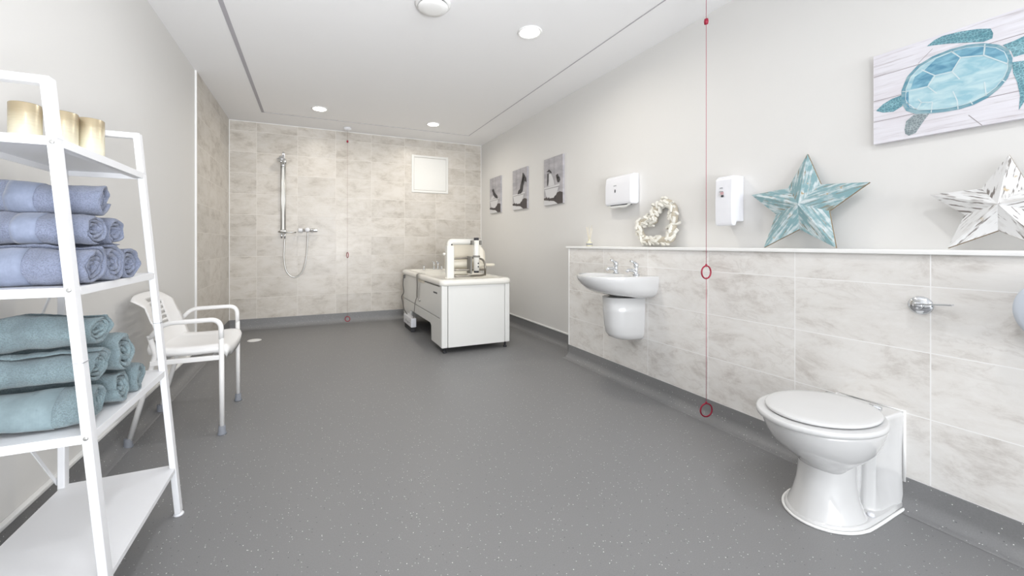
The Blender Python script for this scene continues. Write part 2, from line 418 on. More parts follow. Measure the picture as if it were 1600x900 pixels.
M['label_grey'] = mat('label_grey', (150, 152, 158), .5)
M['label_dark'] = mat('label_dark', (58, 58, 64), .5)
M['label_red'] = mat('label_red', (206, 120, 128), .5)
M['glass_tint'] = mat('pale_bottle', (228, 224, 200), .15, coat=.5)
M['reed'] = mat('pale_reed', (228, 220, 200), .8)
M['disc'] = mat('pale_disc_plastic', (212, 220, 231), .25)

# ------------------------------------------------------------------ room
def struct(o): o['kind'] = 'structure'; return o
T = .12
struct(MB().box(XL-T, XR+T, YREAR-T, YB+T, -T, 0).build('floor', M['vinyl']))
struct(MB().box(XL-T, XR+T, YREAR-T, YB+T, ZC, ZC+T).build('ceiling', M['ceil']))
struct(MB().box(XL-T, XL, YREAR-T, YB+T, 0, ZC).build('wall_left', M['paint']))
struct(MB().box(XR, XR+T, YREAR-T, YB+T, 0, ZC).build('wall_right', M['paint']))
struct(MB().box(XL, XR, YB, YB+T, 0, ZC).build('wall_back', M['tile_back']))
# rear wall behind the camera, with a window opening added to go with the fill light
wx0, wx1, wz0, wz1 = -.82, 2.23, .30, 2.38
rb = MB()
rb.box(XL, wx0, YREAR-T, YREAR, 0, ZC); rb.box(wx1, XR, YREAR-T, YREAR, 0, ZC)
rb.box(wx0, wx1, YREAR-T, YREAR, 0, wz0); rb.box(wx0, wx1, YREAR-T, YREAR, wz1, ZC)
struct(rb.build('wall_rear', M['paint']))
wf = MB()
for a, b_ in ((wx0, wx0+.05), (wx1-.05, wx1), (.70, .75)): wf.box(a, b_, YREAR-.08, YREAR-.03, wz0, wz1)
wf.box(wx0, wx1, YREAR-.08, YREAR-.03, wz0, wz0+.05); wf.box(wx0, wx1, YREAR-.08, YREAR-.03, wz1-.05, wz1)
struct(wf.build('added_window_1', M['white_trim']))  # unseen frame, made up for the rear fill light
# tiled part of the left wall, with its white edge strip
struct(MB().box(XL, XL+.010, 3.984, YB, .10, ZC).build('wall_left_tiling', M['tile_left']))
struct(MB().box(XL, XL+.014, 3.968, 3.984, .10, ZC).build('trim_1', M['white_trim'], bevel=.002))
# tiled boxing and white ledge
YE = 2.948
struct(MB().box(XD, XR, YREAR, YE, 0, .99).build('wall_right_boxing', M['tile_dado']))
struct(MB().box(XD-.004, XD+.002, YE-.006, YE+.004, .118, .99).build('trim_2', M['white_trim']))
ZL = 1.006
struct(MB().box(XD-.014, XR, YREAR, YE+.03, ZL-.018, ZL).build('trim_3', M['white_trim'], bevel=.003))
# silicone line in the back left corner and along the head of the tiles
struct(MB().box(XL+.010, XL+.016, YB-.006, YB, .127, ZC).build('trim_4', M['white_trim']))
struct(MB().box(XL+.010, XR, YB-.004, YB, ZC-.006, ZC).build('trim_5', M['white_trim']))
struct(MB().box(XR-.006, XR, YB-.005, YB, .127, ZC).build('trim_6', M['white_trim']))

def skirting(name, p0, p1, nrm, top, thick=.006, r=.055):
    """coved vinyl skirting from p0 to p1 (floor points on the wall), nrm points into the room"""
    prof = [(0, top), (thick, top), (thick, r+.004)]
    for i in range(1, 9):
        a = PI/2*i/8; prof.append((thick+r-r*math.cos(a), r+.004-r*math.sin(a)))
    prof += [(thick+r+.004, .001), (0, .001)]
    R = []
    for p in (p0, p1):
        R.append([(p[0]+nrm[0]*d, p[1]+nrm[1]*d, z) for d, z in prof])
    o = MB().rings(R, True, 0, True).build(name, M['vinyl'])
    m = o.modifiers.new('es', 'EDGE_SPLIT'); m.split_angle = .7
    return struct(o)
skirting('baseboard_left', (XL, YREAR), (XL, YB), (1, 0), .127, .014)
skirting('baseboard_back', (XL, YB), (XR, YB), (0, -1), .127)
skirting('baseboard_right', (XR, YE), (XR, YB), (-1, 0), .130)
skirting('baseboard_boxing', (XD, YREAR), (XD, YE+.006), (-1, 0), .118)
skirting('baseboard_boxing_end', (XD-.006, YE), (XR, YE), (0, 1), .118)
struct(MB().box(XL, XL+.020, YREAR, 3.968, .127, .142).build('trim_7', M['white_trim'], bevel=.003))
struct(MB().box(XR-.014, XR, YE+.006, YB, .130, .145).build('trim_8', M['white_trim'], bevel=.003))
# ceiling strips round the hatch field
struct(MB().box(-.525, -.497, YREAR, 4.945, ZC-.003, ZC).build('trim_9', M['groove']))
struct(MB().box(-.525, 1.955, 4.938, 4.944, ZC-.003, ZC).build('trim_10', M['groove']))
struct(MB().box(1.947, 1.955, YREAR, 4.945, ZC-.003, ZC).build('trim_11', M['groove']))

# ------------------------------------------------------------------ ceiling fittings
glow = bpy.data.materials.new('lit_diffuser'); glow.use_nodes = True
g = glow.node_tree.nodes['Principled BSDF']; g.inputs['Emission Color'].default_value = (1, .95, .86, 1); g.inputs['Emission Strength'].default_value = 14
g.inputs['Base Color'].default_value = (1, 1, 1, 1)
_n = glow.node_tree.nodes.new('ShaderNodeTexNoise'); _n.inputs['Scale'].default_value = 2
_r = ramp(glow.node_tree, _n.outputs['Fac'], [(0, (1, .95, .85, 1)), (1, (1, .96, .88, 1))]); glow.node_tree.links.new(_r, g.inputs['Emission Color'])
def downlight(x, y, label, energy, color=(1, .93, .82)):
    t = thing('downlight', (x, y, ZC), label, 'ceiling light', 'recessed downlights')
    MB().lathe([(.082, 0), (.085, -.004), (.080, -.009), (.070, -.008), (.066, -.003), (.066, 0)], (x, y, ZC), seg=40).build('trim_ring', M['white_trim'], t)
    MB().lathe([(.001, -.0045), (.066, -.0045), (.066, -.0015), (.001, -.0015)], (x, y, ZC), seg=40).build('diffuser', glow, t)
    l = bpy.data.lights.new('downlight_lamp', 'AREA'); l.shape = 'DISK'; l.size = .12; l.energy = energy; l.color = color; l.spread = 2.9
    o = bpy.data.objects.new('downlight_lamp', l); col.objects.link(o); o.location = (0, 0, -.012); o.parent = t
downlight(1.384, 2.357, 'lit round downlight nearest the camera, above the basin side of the ceiling', 7)
downlight(.07, 4.58, 'lit round downlight on the left, in the ceiling above the shower rail', 5)
downlight(1.362, 4.633, 'lit round downlight far back in the ceiling, above the wall access panel', 7)

cx_, cy_ = .675, 2.30
t = thing('ceiling_vent', (cx_, cy_, ZC), 'round white ceiling vent disc near the top edge of the picture', 'vent')
MB().lathe([(.100, 0), (.108, -.004), (.108, -.012), (.096, -.018), (.080, -.016), (.078, 0)], (cx_, cy_, ZC), seg=40).build('collar', M['white_trim'], t)
MB().lathe([(.020, 0), (.020, -.022), (.086, -.024), (.092, -.030), (.084, -.038), (.05, -.043), (.001, -.045)], (cx_, cy_, ZC), seg=40).build('valve_disc', M['white_trim'], t)

def ring_path(c, r, n=28, ax='y'):
    return [Vector((c[0]+r*math.cos(2*PI*i/n)*CYW, c[1]-r*math.cos(2*PI*i/n)*SY, c[2]+r*math.sin(2*PI*i/n))) for i in range(n)]
# alarm cords
x, y = .406, 5.20
t = thing('alarm_pull_cord', (x, y, ZC), 'thin emergency pull cord hanging in front of the back wall tiles', 'pull cord')
MB().lathe([(.046, 0), (.046, -.016), (.040, -.026), (.015, -.034), (.001, -.036)], (x, y, ZC), seg=28).build('ceiling_switch', M['white_plastic'], t)
MB().tube([(x, y, ZC-.03), (x, y, .105)], .0013, 6).build('cord', M['faded_cord'], t)
MB().lathe([(.001, .016), (.011, .012), (.012, -.012), (.001, -.016)], (x, y, 2.322), seg=14).build('connector', M['red_plastic'], t)
MB().tube([Vector((x+.010*math.cos(a)*.9, y-.03*math.cos(a), .885+.034*math.sin(a))) for a in [2*PI*i/20 for i in range(20)]], .004, 7, loop=True).build('pull_ring', M['red_plastic'], t)
MB().tube(ring_path((x, y, .078), .031), .0048, 8, loop=True).build('pull_ring', M['red_plastic'], t)
x, y = 2.058, 1.545
t = thing('alarm_pull_cord', (x, y, ZC), 'long red emergency pull cord with two rings, hanging between basin and toilet', 'pull cord')
MB().lathe([(.046, 0), (.046, -.016), (.040, -.026), (.015, -.034), (.001, -.036)], (x, y, ZC), seg=28).build('ceiling_switch', M['white_plastic'], t)
MB().tube([(x, y, ZC-.03), (x, y, .895)], .0014, 6).build('cord', M['red_cord'], t)
MB().tube([(x, y, .84), (x, y, .12)], .0014, 6).build('cord', M['red_cord'], t)
MB().lathe([(.001, .018), (.010, .014), (.012, 0), (.010, -.014), (.001, -.018)], (x, y, 2.29), seg=16).build('connector', M['red_plastic'], t)
for zc, k, tw in ((.868, .036, .62), (.086, .037, .76)):
    sw = math.sqrt(1-tw*tw)
    rp = [Vector((x+k*math.cos(a)*(.60*tw+.80*sw), y+k*math.cos(a)*(-.80*tw+.60*sw), zc+k*math.sin(a))) for a in [2*PI*i/30 for i in range(30)]]
    MB().tube(rp, .0042, 8, loop=True).lathe([(.001, .012), (.005, .010), (.006, 0), (.001, -.004)], (x, y, zc+k), seg=10).build('pull_ring', M['red_plastic'], t)

# floor drain
t = thing('floor_drain', (-.572, 4.762, 0), 'round pale floor drain in the vinyl below the shower corner', 'drain')
MB().lathe([(.068, .0006), (.066, .003), (.052, .003), (.050, .0012)], (-.572, 4.762, 0), seg=36).build('rim', M['white_trim'], t)
gb = MB().lathe([(.050, .0008), (.050, .0022), (.001, .0022)], (-.572, 4.762, 0), seg=36)
for i in range(-3, 4):
    L_ = math.sqrt(.044**2-(i*.012)**2); gb.box(-.572-L_, -.572+L_, 4.762+i*.012-.0035, 4.762+i*.012+.0035, .002, .0036)
gb.build('grate', M['white_trim'], t)

# wall access panel
t = thing('access_panel', (1.537, YB, 2.01), 'white square access panel set in the back wall tiles', 'access panel')
a0, a1, b0, b1 = 1.270, 1.805, 1.750, 2.272
fr = MB()
for q in ((a0, a0+.03, b0, b1), (a1-.03, a1, b0, b1), (a0+.03, a1-.03, b0, b0+.03), (a0+.03, a1-.03, b1-.03, b1)):
    fr.box(q[0], q[1], YB-.010, YB, q[2], q[3])
fr.build('frame', M['bath_panel'], t, bevel=.002)
MB().box(a0+.034, a1-.034, YB-.009, YB-.001, b0+.034, b1-.034).build('panel_door', M['bath_panel'], t, bevel=.002)

# ------------------------------------------------------------------ shower
xr = -.332; yw = YB
t = thing('shower_riser_rail', (xr, yw, 1.15), 'tall chrome shower riser rail with handset on the back wall', 'shower rail')
rb = MB()
rb.tube([(xr-.017, yw-.055, 1.17), (xr-.017, yw-.055, 2.04)], .011, 12)
rb.tube([(xr+.017, yw-.055, 1.17), (xr+.017, yw-.055, 2.04)], .011, 12)
rb.build('rail', M['satin'], t)
MB().box(xr-.012, xr+.012, yw-.066, yw-.058, 1.20, 2.015).build('rail_insert', M['bath_panel'], t)
for z0, z1 in ((1.160, 1.196), (2.020, 2.050)):
    MB().box(xr-.036, xr+.036, yw-.072, yw, z0, z1).build('wall_bracket', M['satin'], t, bevel=.008)
hd = MB().lathe([(.001, .032), (.022, .030), (.030, .012), (.052, -.004), (.056, -.016), (.050, -.024), (.001, -.024)], (xr-.014, yw-.115, 2.055), seg=28)
h = hd.build('shower_head', M['chrome'], t)
MB().box(xr-.020, xr+.020, yw-.098, yw-.040, 1.968, 2.022).build('handset_holder', M['chrome'], t, bevel=.010)
MB().tube(bend([(xr+.004, yw-.095, 1.99), (xr+.004, yw-.110, 2.07), (xr+.004, yw-.085, 2.135)], .03), [.014]*8+[.016], 14).build('handset_handle', M['chrome'], t)
MB().box(xr-.010, xr+.022, yw-.110, yw-.098, 2.050, 2.125).build('handset_button', M['white_plastic'], t, bevel=.004)
MB().tube(bend([(xr-.05, yw-.075, 1.176), (xr+.05, yw-.10, 1.168), (xr+.130, yw-.09, 1.170), (xr+.138, yw-.001, 1.172)], .03), .009, 10).build('soap_dish_arm', M['satin'], t)
for dx in (-.018, .018):
    MB().tube([(xr+dx, yw-.055, 1.165), (xr+dx, yw-.055, 1.095)], .0105, 10).build('outlet', M['chrome'], t)
xm = -.075
t = thing('shower_mixer', (xm, yw, 1.195), 'chrome bar shower mixer with white knob and looping hose', 'shower mixer')
MB().tube([(-.155, yw-.055, 1.197), (.035, yw-.055, 1.197)], [.019, .019], 18).build('valve_body', M['chrome'], t)
MB().tube([(-.165, yw-.055, 1.197), (-.118, yw-.055, 1.197)], .026, 18).build('temperature_handle', M['white_plastic'], t, bevel=.004)
MB().tube([(.010, yw-.055, 1.197), (.055, yw-.055, 1.197)], .022, 18).build('flow_handle', M['chrome'], t, bevel=.004)
MB().lathe([(.024, 0), (.028, -.010), (.028, -.028), (.022, -.034), (.001, -.036)], (xm+.015, yw-.062, 1.202), axis='y', seg=24).build('knob', M['white_plastic'], t)
for xx in (-.125, -.005):
    MB().lathe([(.026, 0), (.026, -.006), (.014, -.012), (.014, -.05)], (xx, yw, 1.197), axis='y', seg=20).build('wall_elbow', M['chrome'], t)
hp = spline([(xm+.018, yw-.06, 1.175), (xm+.016, yw-.062, 1.05), (xm-.005, yw-.062, .82), (xm-.05, yw-.06, .67), (xm-.135, yw-.055, .615), (xm-.215, yw-.055, .68), (xm-.246, yw-.055, .82), (xm-.245, yw-.055, 1.0), (xr+.018, yw-.055, 1.090)], 10)
MB().tube(hp, .0085, 10).build('hose', M['satin'], t)

# ------------------------------------------------------------------ small monochrome prints
def quadprint(px_corners, X):
    return [at_x(px, py, X) for px, py in px_corners]
def picture(y0, y1, z0, z1, label, animal):
    """y0 > y1 : y0 is the far edge (left in the photo)"""
    t = thing('canvas_print', (XR, (y0+y1)/2, z0), label, 'picture', 'monochrome bathroom prints')
    xf = XR-.020
    MB().box(xf, XR, y1, y0, z0, z1).build('canvas', M['p_wall'], t, bevel=.001)
    W, H = y0-y1, z1-z0
    def poly(pts, lay, m, mb):
        mb.add([(xf-.0004*(lay+1), y0-u*W, z0+v*H) for u, v in pts], [tuple(range(len(pts)))], m)
    mb = MB()
    for k in (.24, .30, .52, .58): poly([(k, .22), (k+.012, .22), (k+.012, .999), (k, .999)], 0, 1, mb)
    poly([(0, 0), (1, 0), (1, .22), (.85, .25), (0, .16)], 1, 2, mb)
    poly([(0, 0), (.75, 0), (.55, .07), (0, .12)], 2, 4, mb)
    poly([(.05, .36), (.12, .22), (.22, .14), (.60, .14), (.72, .24), (.80, .36)], 3, 4, mb)
    poly([(.02, .355), (.84, .365), (.86, .40), (.02, .39)], 4, 4, mb)
    poly([(.05, .345), (.82, .350), (.82, .362), (.05, .357)], 5, 1, mb)
    poly([(.22, .15), (.30, .08), (.34, .09), (.30, .17)], 5, 3, mb)
    poly([(.55, .15), (.62, .09), (.66, .10), (.64, .19)], 5, 3, mb)
    for pts, m in animal: poly(pts, 6, m, mb)
    mb.build('print', [M['p_wall'], M['p_mid'], M['p_floor'], M['p_dark'], M['p_white']], t)
an1 = [([(.28, .66), (.22, .70), (.24, .63), (.32, .58), (.36, .50), (.50, .44), (.62, .40), (.78, .38), (.74, .46), (.60, .52), (.48, .58), (.42, .66), (.36, .70)], 3),
       ([(.10, .40), (.30, .40), (.45, .44), (.40, .50), (.22, .47)], 4)]
an2 = [([(.72, .88), (.78, .86), (.96, .72), (.98, .62), (.86, .66), (.76, .56), (.72, .44), (.62, .38), (.36, .38), (.42, .46), (.54, .50), (.58, .60), (.66, .72)], 3),
       ([(.78, .80), (.82, .78), (.72, .62), (.70, .66)], 4)]
an3 = [([(.15, .72), (.30, .76), (.42, .70), (.44, .66), (.36, .68), (.30, .71)], 3), ([(.20, .68), (.27, .68), (.25, .50), (.22, .42), (.18, .42)], 3),
       ([(.28, .66), (.40, .66), (.52, .54), (.60, .40), (.25, .40), (.30, .52)], 4),
       ([(.66, .60), (.76, .62), (.80, .56), (.86, .54), (.88, .48), (.82, .44), (.74, .44), (.70, .50)], 3), ([(.72, .54), (.78, .56), (.77, .51)], 4)]
picture(5.030, 4.690, 1.453, 1.940, 'leftmost of three monochrome canvas prints, nearest the back corner', an1)
picture(4.345, 3.990, 1.446, 1.935, 'middle one of the three monochrome canvas prints on the right wall', an2)
picture(3.625, 3.280, 1.438, 1.932, 'rightmost of three monochrome canvas prints, bathtub scene nearest the towel dispenser', an3)

# ------------------------------------------------------------------ turtle canvas
XC = XR-.022
tl, bl = at_x(1364, 89, XC), at_x(1365, 226, XC)
yL, zb, zt = (tl[1]+bl[1])/2, bl[2], tl[2]; yRt = yL-.60
t = thing('turtle_canvas', (XR, (yL+yRt)/2, zb), 'large canvas print of a teal sea turtle on white boards', 'picture')
MB().box(XC, XR, yRt, yL, zb, zt).build('canvas', M['canvas'], t, bevel=.001)
def tp(pts): return [at_x(1340+a/3.75, b/3.75, XC) for a, b in pts]
mb = MB(); nl = [0]
def tpoly(pts, m, lay):
    P = tp(pts); P = [Vector((XC-.0003*lay, p[1], p[2])) for p in P]
    P = [Vector((p[0], max(p[1], yRt+.002), p[2])) for p in P]
    mb.add(P, [tuple(range(len(P)))], m)
def tline(pts, wd, m, lay):
    P = [Vector((XC-.0003*lay, p[1], p[2])) for p in tp(pts)]
    for a, b_ in zip(P[:-1], P[1:]):
        d = (b_-a).normalized(); n = Vector((0, -d.z, d.y))*wd/2
        mb.add([a-n, b_-n, b_+n, a+n], [(0, 1, 2, 3)], m)
for py in (457, 597, 718):
    z = at_x(1340+90/3.75, py/3.75, XC)[2]
    mb.add([(XC-.0003, yL-.002, z-.0012), (XC-.0003, yRt+.002, z-.0012), (XC-.0003, yRt+.002, z+.0012), (XC-.0003, yL-.002, z+.0012)], [(0, 1, 2, 3)], 0)
tline([(355, 372), (440, 285)], .0016, 0, 1); tline([(650, 675), (730, 735)], .002, 0, 1)
tpoly([(405,272),(450,235),(500,210),(600,185),(700,170),(780,167),(795,195),(790,225),(740,245),(640,250),(540,255),(450,265)], 4, 2)
tpoly([(108,650),(150,610),(200,580),(262,556),(262,622),(210,655),(150,660)], 4, 2)
tpoly([(275,760),(285,710),(330,672),(425,660),(380,720),(340,780),(300,795),(280,785)], 5, 2)
tpoly([(850,265),(920,238),(1000,200),(1090,170),(1150,180),(1165,230),(1120,280),(1030,300),(915,335),(900,300)], 4, 2)
tpoly([(905,365),(975,355),(1010,420),(1000,560),(945,645),(952,560),(935,480),(912,430)], 4, 2)
shell = [(255,600),(258,530),(290,450),(350,385),(440,330),(540,290),(640,262),(740,252),(830,262),(885,290),(908,340),(905,400),(880,460),(830,520),(760,575),(680,615),(600,640),(520,655),(430,665),(340,668),(285,650)]
cxs = sum(p[0] for p in shell)/len(shell); cys = sum(p[1] for p in shell)/len(shell)
tpoly(shell, 3, 3)
inner = [(cxs+(a-cxs)*.92, cys+(b_-cys)*.90-3) for a, b_ in shell]
tpoly(inner, 1, 4)
for sc_ in ([(392,412),(455,440),(552,416),(600,340),(550,308),(460,345)], [(312,522),(335,452),(383,418),(446,443),(408,505)],
            [(562,302),(606,332),(735,320),(742,268),(650,276)], [(752,268),(748,320),(876,366),(884,330),(850,288)],
            [(275,560),(300,530),(300,600),(330,640),(290,625)], ):
    tpoly(sc_, 2, 5)
for ln in ([(375,408),(455,443),(555,420),(605,338),(548,300)], [(605,338),(740,325),(747,258)], [(740,325),(882,375)],
           [(455,443),(413,508),(300,535),(262,538)], [(413,508),(465,548)], [(555,420),(600,465)], [(350,640),(375,600),(355,580)],
           [(375,600),(440,598),(432,660)], [(560,535),(585,590),(590,640)], [(745,480),(755,560)], [(285,600),(345,640)], [(660,590),(675,612)], [(845,468),(870,480)]):
    tline(ln, .0030, 6, 6)
tline(inner+[inner[0]], .0016, 6, 6)
mb.build('print', [M['board_line'], M['shell_light'], M['shell_deep'], M['shell_rim'], M['flipper'], M['flipper_grey'], M['shell_line']], t)

# ------------------------------------------------------------------ stars
def star(R, yc, xb, xt, m, label, rot=0.0, depth=.045, inner=.455, name='wooden_star'):
    H = R*(1+math.cos(PI/5)); th = math.asin(min(.9, (xt-xb)/H))
    base = Vector((xb, yc, ZL+.002))
    def P(u, v, d):      # u to the right in the photo (-y), v up, d towards the room
        u2, v2 = u, v
        if rot:
            u2 = u*math.cos(rot)-v*math.sin(rot); v2 = u*math.sin(rot)+v*math.cos(rot)
        v2 += R*math.cos(PI/5)
        return Vector((base.x+v2*math.sin(th)-d*math.cos(th), base.y-u2, base.z+v2*math.cos(th)+d*math.sin(th)))
    mb = MB(); mb.uv = []
    pts = []
    for k in range(10):
        a = PI/2-k*PI/5; r = R if k % 2 == 0 else R*inner
        pts.append((r*math.cos(a), r*math.sin(a)))
    e = .010
    for k in range(0, 10, 2):
        a = PI/2-k*PI/5; d = (math.cos(a), math.sin(a)); n = (-d[1], d[0])
        def U(p): return (p[0]*d[0]+p[1]*d[1]+k*.7, p[0]*n[0]+p[1]*n[1]+k*.31)
        tip = pts[k]
        for s_ in (-1, 1):
            inn = pts[(k+s_) % 10]
            mb.add([P(0, 0, depth), P(*tip, e), P(*inn, e)], [(0, 1, 2)] if s_ > 0 else [(0, 2, 1)])
            uu = [U((0, 0)), U(tip), U(inn)]; mb.uv += uu if s_ > 0 else [uu[0], uu[2], uu[1]]
            mb.add([P(*tip, e), P(*inn, e), P(*inn, 0), P(*tip, 0)], [(0, 1, 2, 3)], 1); mb.uv += [U(tip), U(inn), U(inn), U(tip)]
            mb.add([P(0, 0, 0), P(*tip, 0), P(*inn, 0)], [(0, 1, 2)]); mb.uv += [U((0, 0)), U(tip), U(inn)]
    o = mb.build(name, [m, M['star_edge']], loc=base)
    b = o.modifiers.new('bevel', 'BEVEL'); b.width = .0015; b.segments = 1
    return props(o, label, 'star ornament')
star(.266, 1.178, 2.230, 2.314, M['star_teal'], 'large teal distressed wooden star leaning on the white ledge')
star(.193, .562, 2.236, 2.314, M['star_white'], 'white distressed wooden star on the ledge at the right edge', rot=-.03)

# ------------------------------------------------------------------ driftwood heart
random.seed(5)
yc, zc, xc = 2.090, 1.178, 2.262
t = thing('driftwood_heart_wreath', (xc, yc, ZL), 'heart shaped wreath of white driftwood pieces leaning on the ledge', 'wreath')
# centre line, u to the right in the photo (-y), v up; the heart lies over so that its point is lower right
hc = [(-.030, .012), (-.030, .085), (.005, .128), (.055, .140), (.100, .110), (.118, .050), (.116, -.020), (.116, -.080), (.106, -.116), (.058, -.120), (-.010, -.120), (-.070, -.116), (-.116, -.092), (-.142, -.046), (-.142, -.005), (-.100, .022), (-.060, .020)]
def HP(u, v, d): return Vector((xc-d+(v+.17)*.14, yc-u*1.13, zc+v*1.02))
cl = spline([HP(u, v, 0) for u, v in hc+[hc[0]]], 6)[:-1]
MB().tube(cl, .024, 8, loop=True).build('wreath_base', M['drift_dark'], t)
n = len(cl)
for i in range(99):
    k = (i*37) % n; p = cl[k]; tg = (cl[(k+1) % n]-cl[k-1]).normalized()
    nrm = Vector((-1, 0, 0)); side = tg.cross(nrm).normalized()
    off = random.uniform(-.034, .034); lift = random.uniform(.012, .026)-abs(off)*.45
    c = p+side*off+nrm*lift
    d = (tg*random.uniform(.2, 1)+side*random.uniform(-1, 1)+nrm*random.uniform(-.15, .2)).normalized()
    L_ = random.uniform(.019, .030); r = random.uniform(.010, .0145)
    j = lambda: Vector([random.uniform(-.0025, .0025) for _ in range(3)])
    pa = [c-d*L_, c-d*L_*.8+j(), c-d*L_*.2+j(), c+d*L_*.4+j(), c+d*L_*.85+j(), c+d*L_]
    lo = min(q.z for q in pa)-r
    if lo < ZL+.001: pa = [q+Vector((0, 0, ZL+.001-lo)) for q in pa]
    hi = max(q.x for q in pa)+r
    if hi > XR-.002: pa = [q-Vector((hi-XR+.002, 0, 0)) for q in pa]
    MB().tube(pa, [r*.55, r*.95, r, r*1.0, r*.85, r*.5], 5, smooth=False).build('driftwood_piece', M['drift'], t)

# reed diffuser
x, y = 2.236, 2.785
t = thing('reed_diffuser', (x, y, ZL), 'small cream reed diffuser at the far left end of the ledge', 'diffuser')
MB().lathe([(.024, 0), (.027, .004), (.027, .030), (.020, .040), (.010, .046), (.010, .056), (.012, .058), (.012, .062), (.001, .062)], (x, y, ZL), seg=22).build('bottle', M['glass_tint'], t)
for i in range(6):
    a = i*1.05; MB().tube([(x-.004*math.cos(a), y-.004*math.sin(a), ZL+.012), (x+.025*math.cos(a), y+.032*math.sin(a), ZL+.185-.006*i)], .0016, 6).build('reed', M['reed'], t)
MB().lathe([(.0275, .012), (.0275, .026)], (x, y, ZL), seg=22).build('tag', M['label_grey'], t)

# ------------------------------------------------------------------ paper towel dispenser
y0, y1 = 2.305, 2.590
t = thing('paper_towel_dispenser', (XR, 2.45, 1.34), 'white paper towel dispenser on the wall above the basin', 'dispenser')
prof = [(XR, 1.348), (XR, 1.578), (XR-.050, 1.578), (XR-.078, 1.560), (XR-.088, 1.500), (XR-.088, 1.365), (XR-.078, 1.340), (XR-.02, 1.340)]
MB().prism([(a, b_) for a, b_ in prof], 'y', y0, y1).build('cover', M['white_plastic'], t, bevel=.010, seg=3)
MB().box(XR-.074, XR-.020, y0+.05, y1-.05, 1.336, 1.342).build('paper_slot', M['label_dark'], t)
kp = [(2.470+.0055*math.cos(a), 1.452+.006*math.sin(a)+(.007 if math.sin(a) > 0 else -.007)) for a in [2*PI*i/14 for i in range(14)]]
MB().prism(kp, 'x', XR-.090, XR-.0875).build('keyhole', M['label_dark'], t)
lb = MB()
for i in range(4): lb.box(XR-.0892, XR-.0870, 2.457+i*.008, 2.4625+i*.008, 1.490, 1.497)
lb.build('logo_mark', M['label_grey'], t)
pm = MB(); R = []
for i in range(15):
    v = i/14; yy = y0+.035+v*(y1-y0-.06); dz = -.030*math.sin(PI*v)**.7-.006*math.sin(9*v)
    R.append([(XR-.066+.003*math.sin(7*v), yy, 1.341), (XR-.076, yy, 1.341+dz*.6), (XR-.066+.008*math.sin(4*v), yy, 1.341+dz), (XR-.044, yy, 1.341+dz*.55), (XR-.036, yy, 1.341)])
pm.rings(R, True, 0, True).build('paper_towel', M['paper'], t)

# ------------------------------------------------------------------ soap dispenser
t = thing('soap_dispenser', (XR, 1.56, 1.15), 'tall white soap dispenser with small oval window beside the red cord', 'dispenser')
MB().prism(rrect(XR-.046, 1.557, .046, .050, .008), 'z', 1.160, 1.425).build('back_housing', M['white_plastic'], t, bevel=.004)
pf = [(XR-.040, 1.425), (XR-.090, 1.423), (XR-.104, 1.408), (XR-.110, 1.28), (XR-.108, 1.155), (XR-.100, 1.136), (XR-.075, 1.134), (XR-.064, 1.158), (XR-.040, 1.162)]
MB().prism(pf, 'y', 1.504, 1.610).build('push_cover', M['white_plastic'], t, bevel=.008, seg=3)
ov = [(1.567+.016*math.cos(a), 1.322+.020*math.sin(a)) for a in [2*PI*i/20 for i in range(20)]]
MB().prism(ov, 'x', XR-.1125, XR-.1095).build('level_window', M['p_white'], t)
lb = MB(); lb.box(XR-.1132, XR-.1124, 1.555, 1.580, 1.333, 1.337)
lb.build('label_line', M['label_grey'], t)
lb = MB()
for k in range(3): lb.box(XR-.1134, XR-.1124, 1.552, 1.572, 1.318+k*.0055, 1.3205+k*.0055)
lb.build('label_text', M['label_red'], t)
MB().prism([(1.560+.009*math.cos(a), 1.309+.006*math.sin(a)) for a in [2*PI*i/14 for i in range(14)]], 'x', XR-.1136, XR-.1122).build('soap_level', M['label_dark'], t)
lb = MB()
for k in range(3): lb.box(XR-.1118, XR-.1085, 1.560+k*.006, 1.564+k*.006, 1.355, 1.359)
lb.build('logo_mark', M['label_grey'], t)

# ------------------------------------------------------------------ wash basin
yc = 2.185; ZR = .812
t = thing('wash_basin', (XD, yc, ZR), 'white wall hung ceramic basin with two chrome taps and half pedestal', 'basin')
def dshape(front, half, back, n=36, p=2.3):
    """outline: straight at the wall, rounded to the front (towards -x)"""
    out = []
    for i in range(n+1):
        a = -PI/2+PI*i/n
        c, s_ = math.cos(a), math.sin(a)
        out.append((XD-back-(front-back)*abs(c)**(2/p), yc+half*abs(s_)**(2/p)*(1 if s_ > 0 else -1)))
    return out
def dring(front, half, z, back=.0):
    o = dshape(front, half, back)
    return [(a, b_, z if not callable(z) else z(XD-a)) for a, b_ in [(XD-.0005, yc-half)]+o+[(XD-.0005, yc+half)]+[(XD-.0005, yc+half*(1-2*q/16)) for q in range(1, 16)]]
rings_ = []
for front, half, zf in ((.17, .105, lambda d: .655), (.22, .150, lambda d: .658+.02*max(0, d-.1)/.1), (.30, .195, lambda d: .668+.10*max(0, d-.12)), (.36, .218, lambda d: .688+.10*max(0, d-.12)),
                        (.405, .230, lambda d: .725+.08*max(0, d-.12)), (.432, .236, lambda d: .768+.03*max(0, d-.12)), (.443, .238, lambda d: .800), (.440, .236, lambda d: .810), (.432, .230, lambda d: ZR)):
    rings_.append(dring(front, half, zf))
bs = MB(); bs.rings(rings_, False)
bs.add(rings_[0], [tuple(range(len(rings_[0])))])
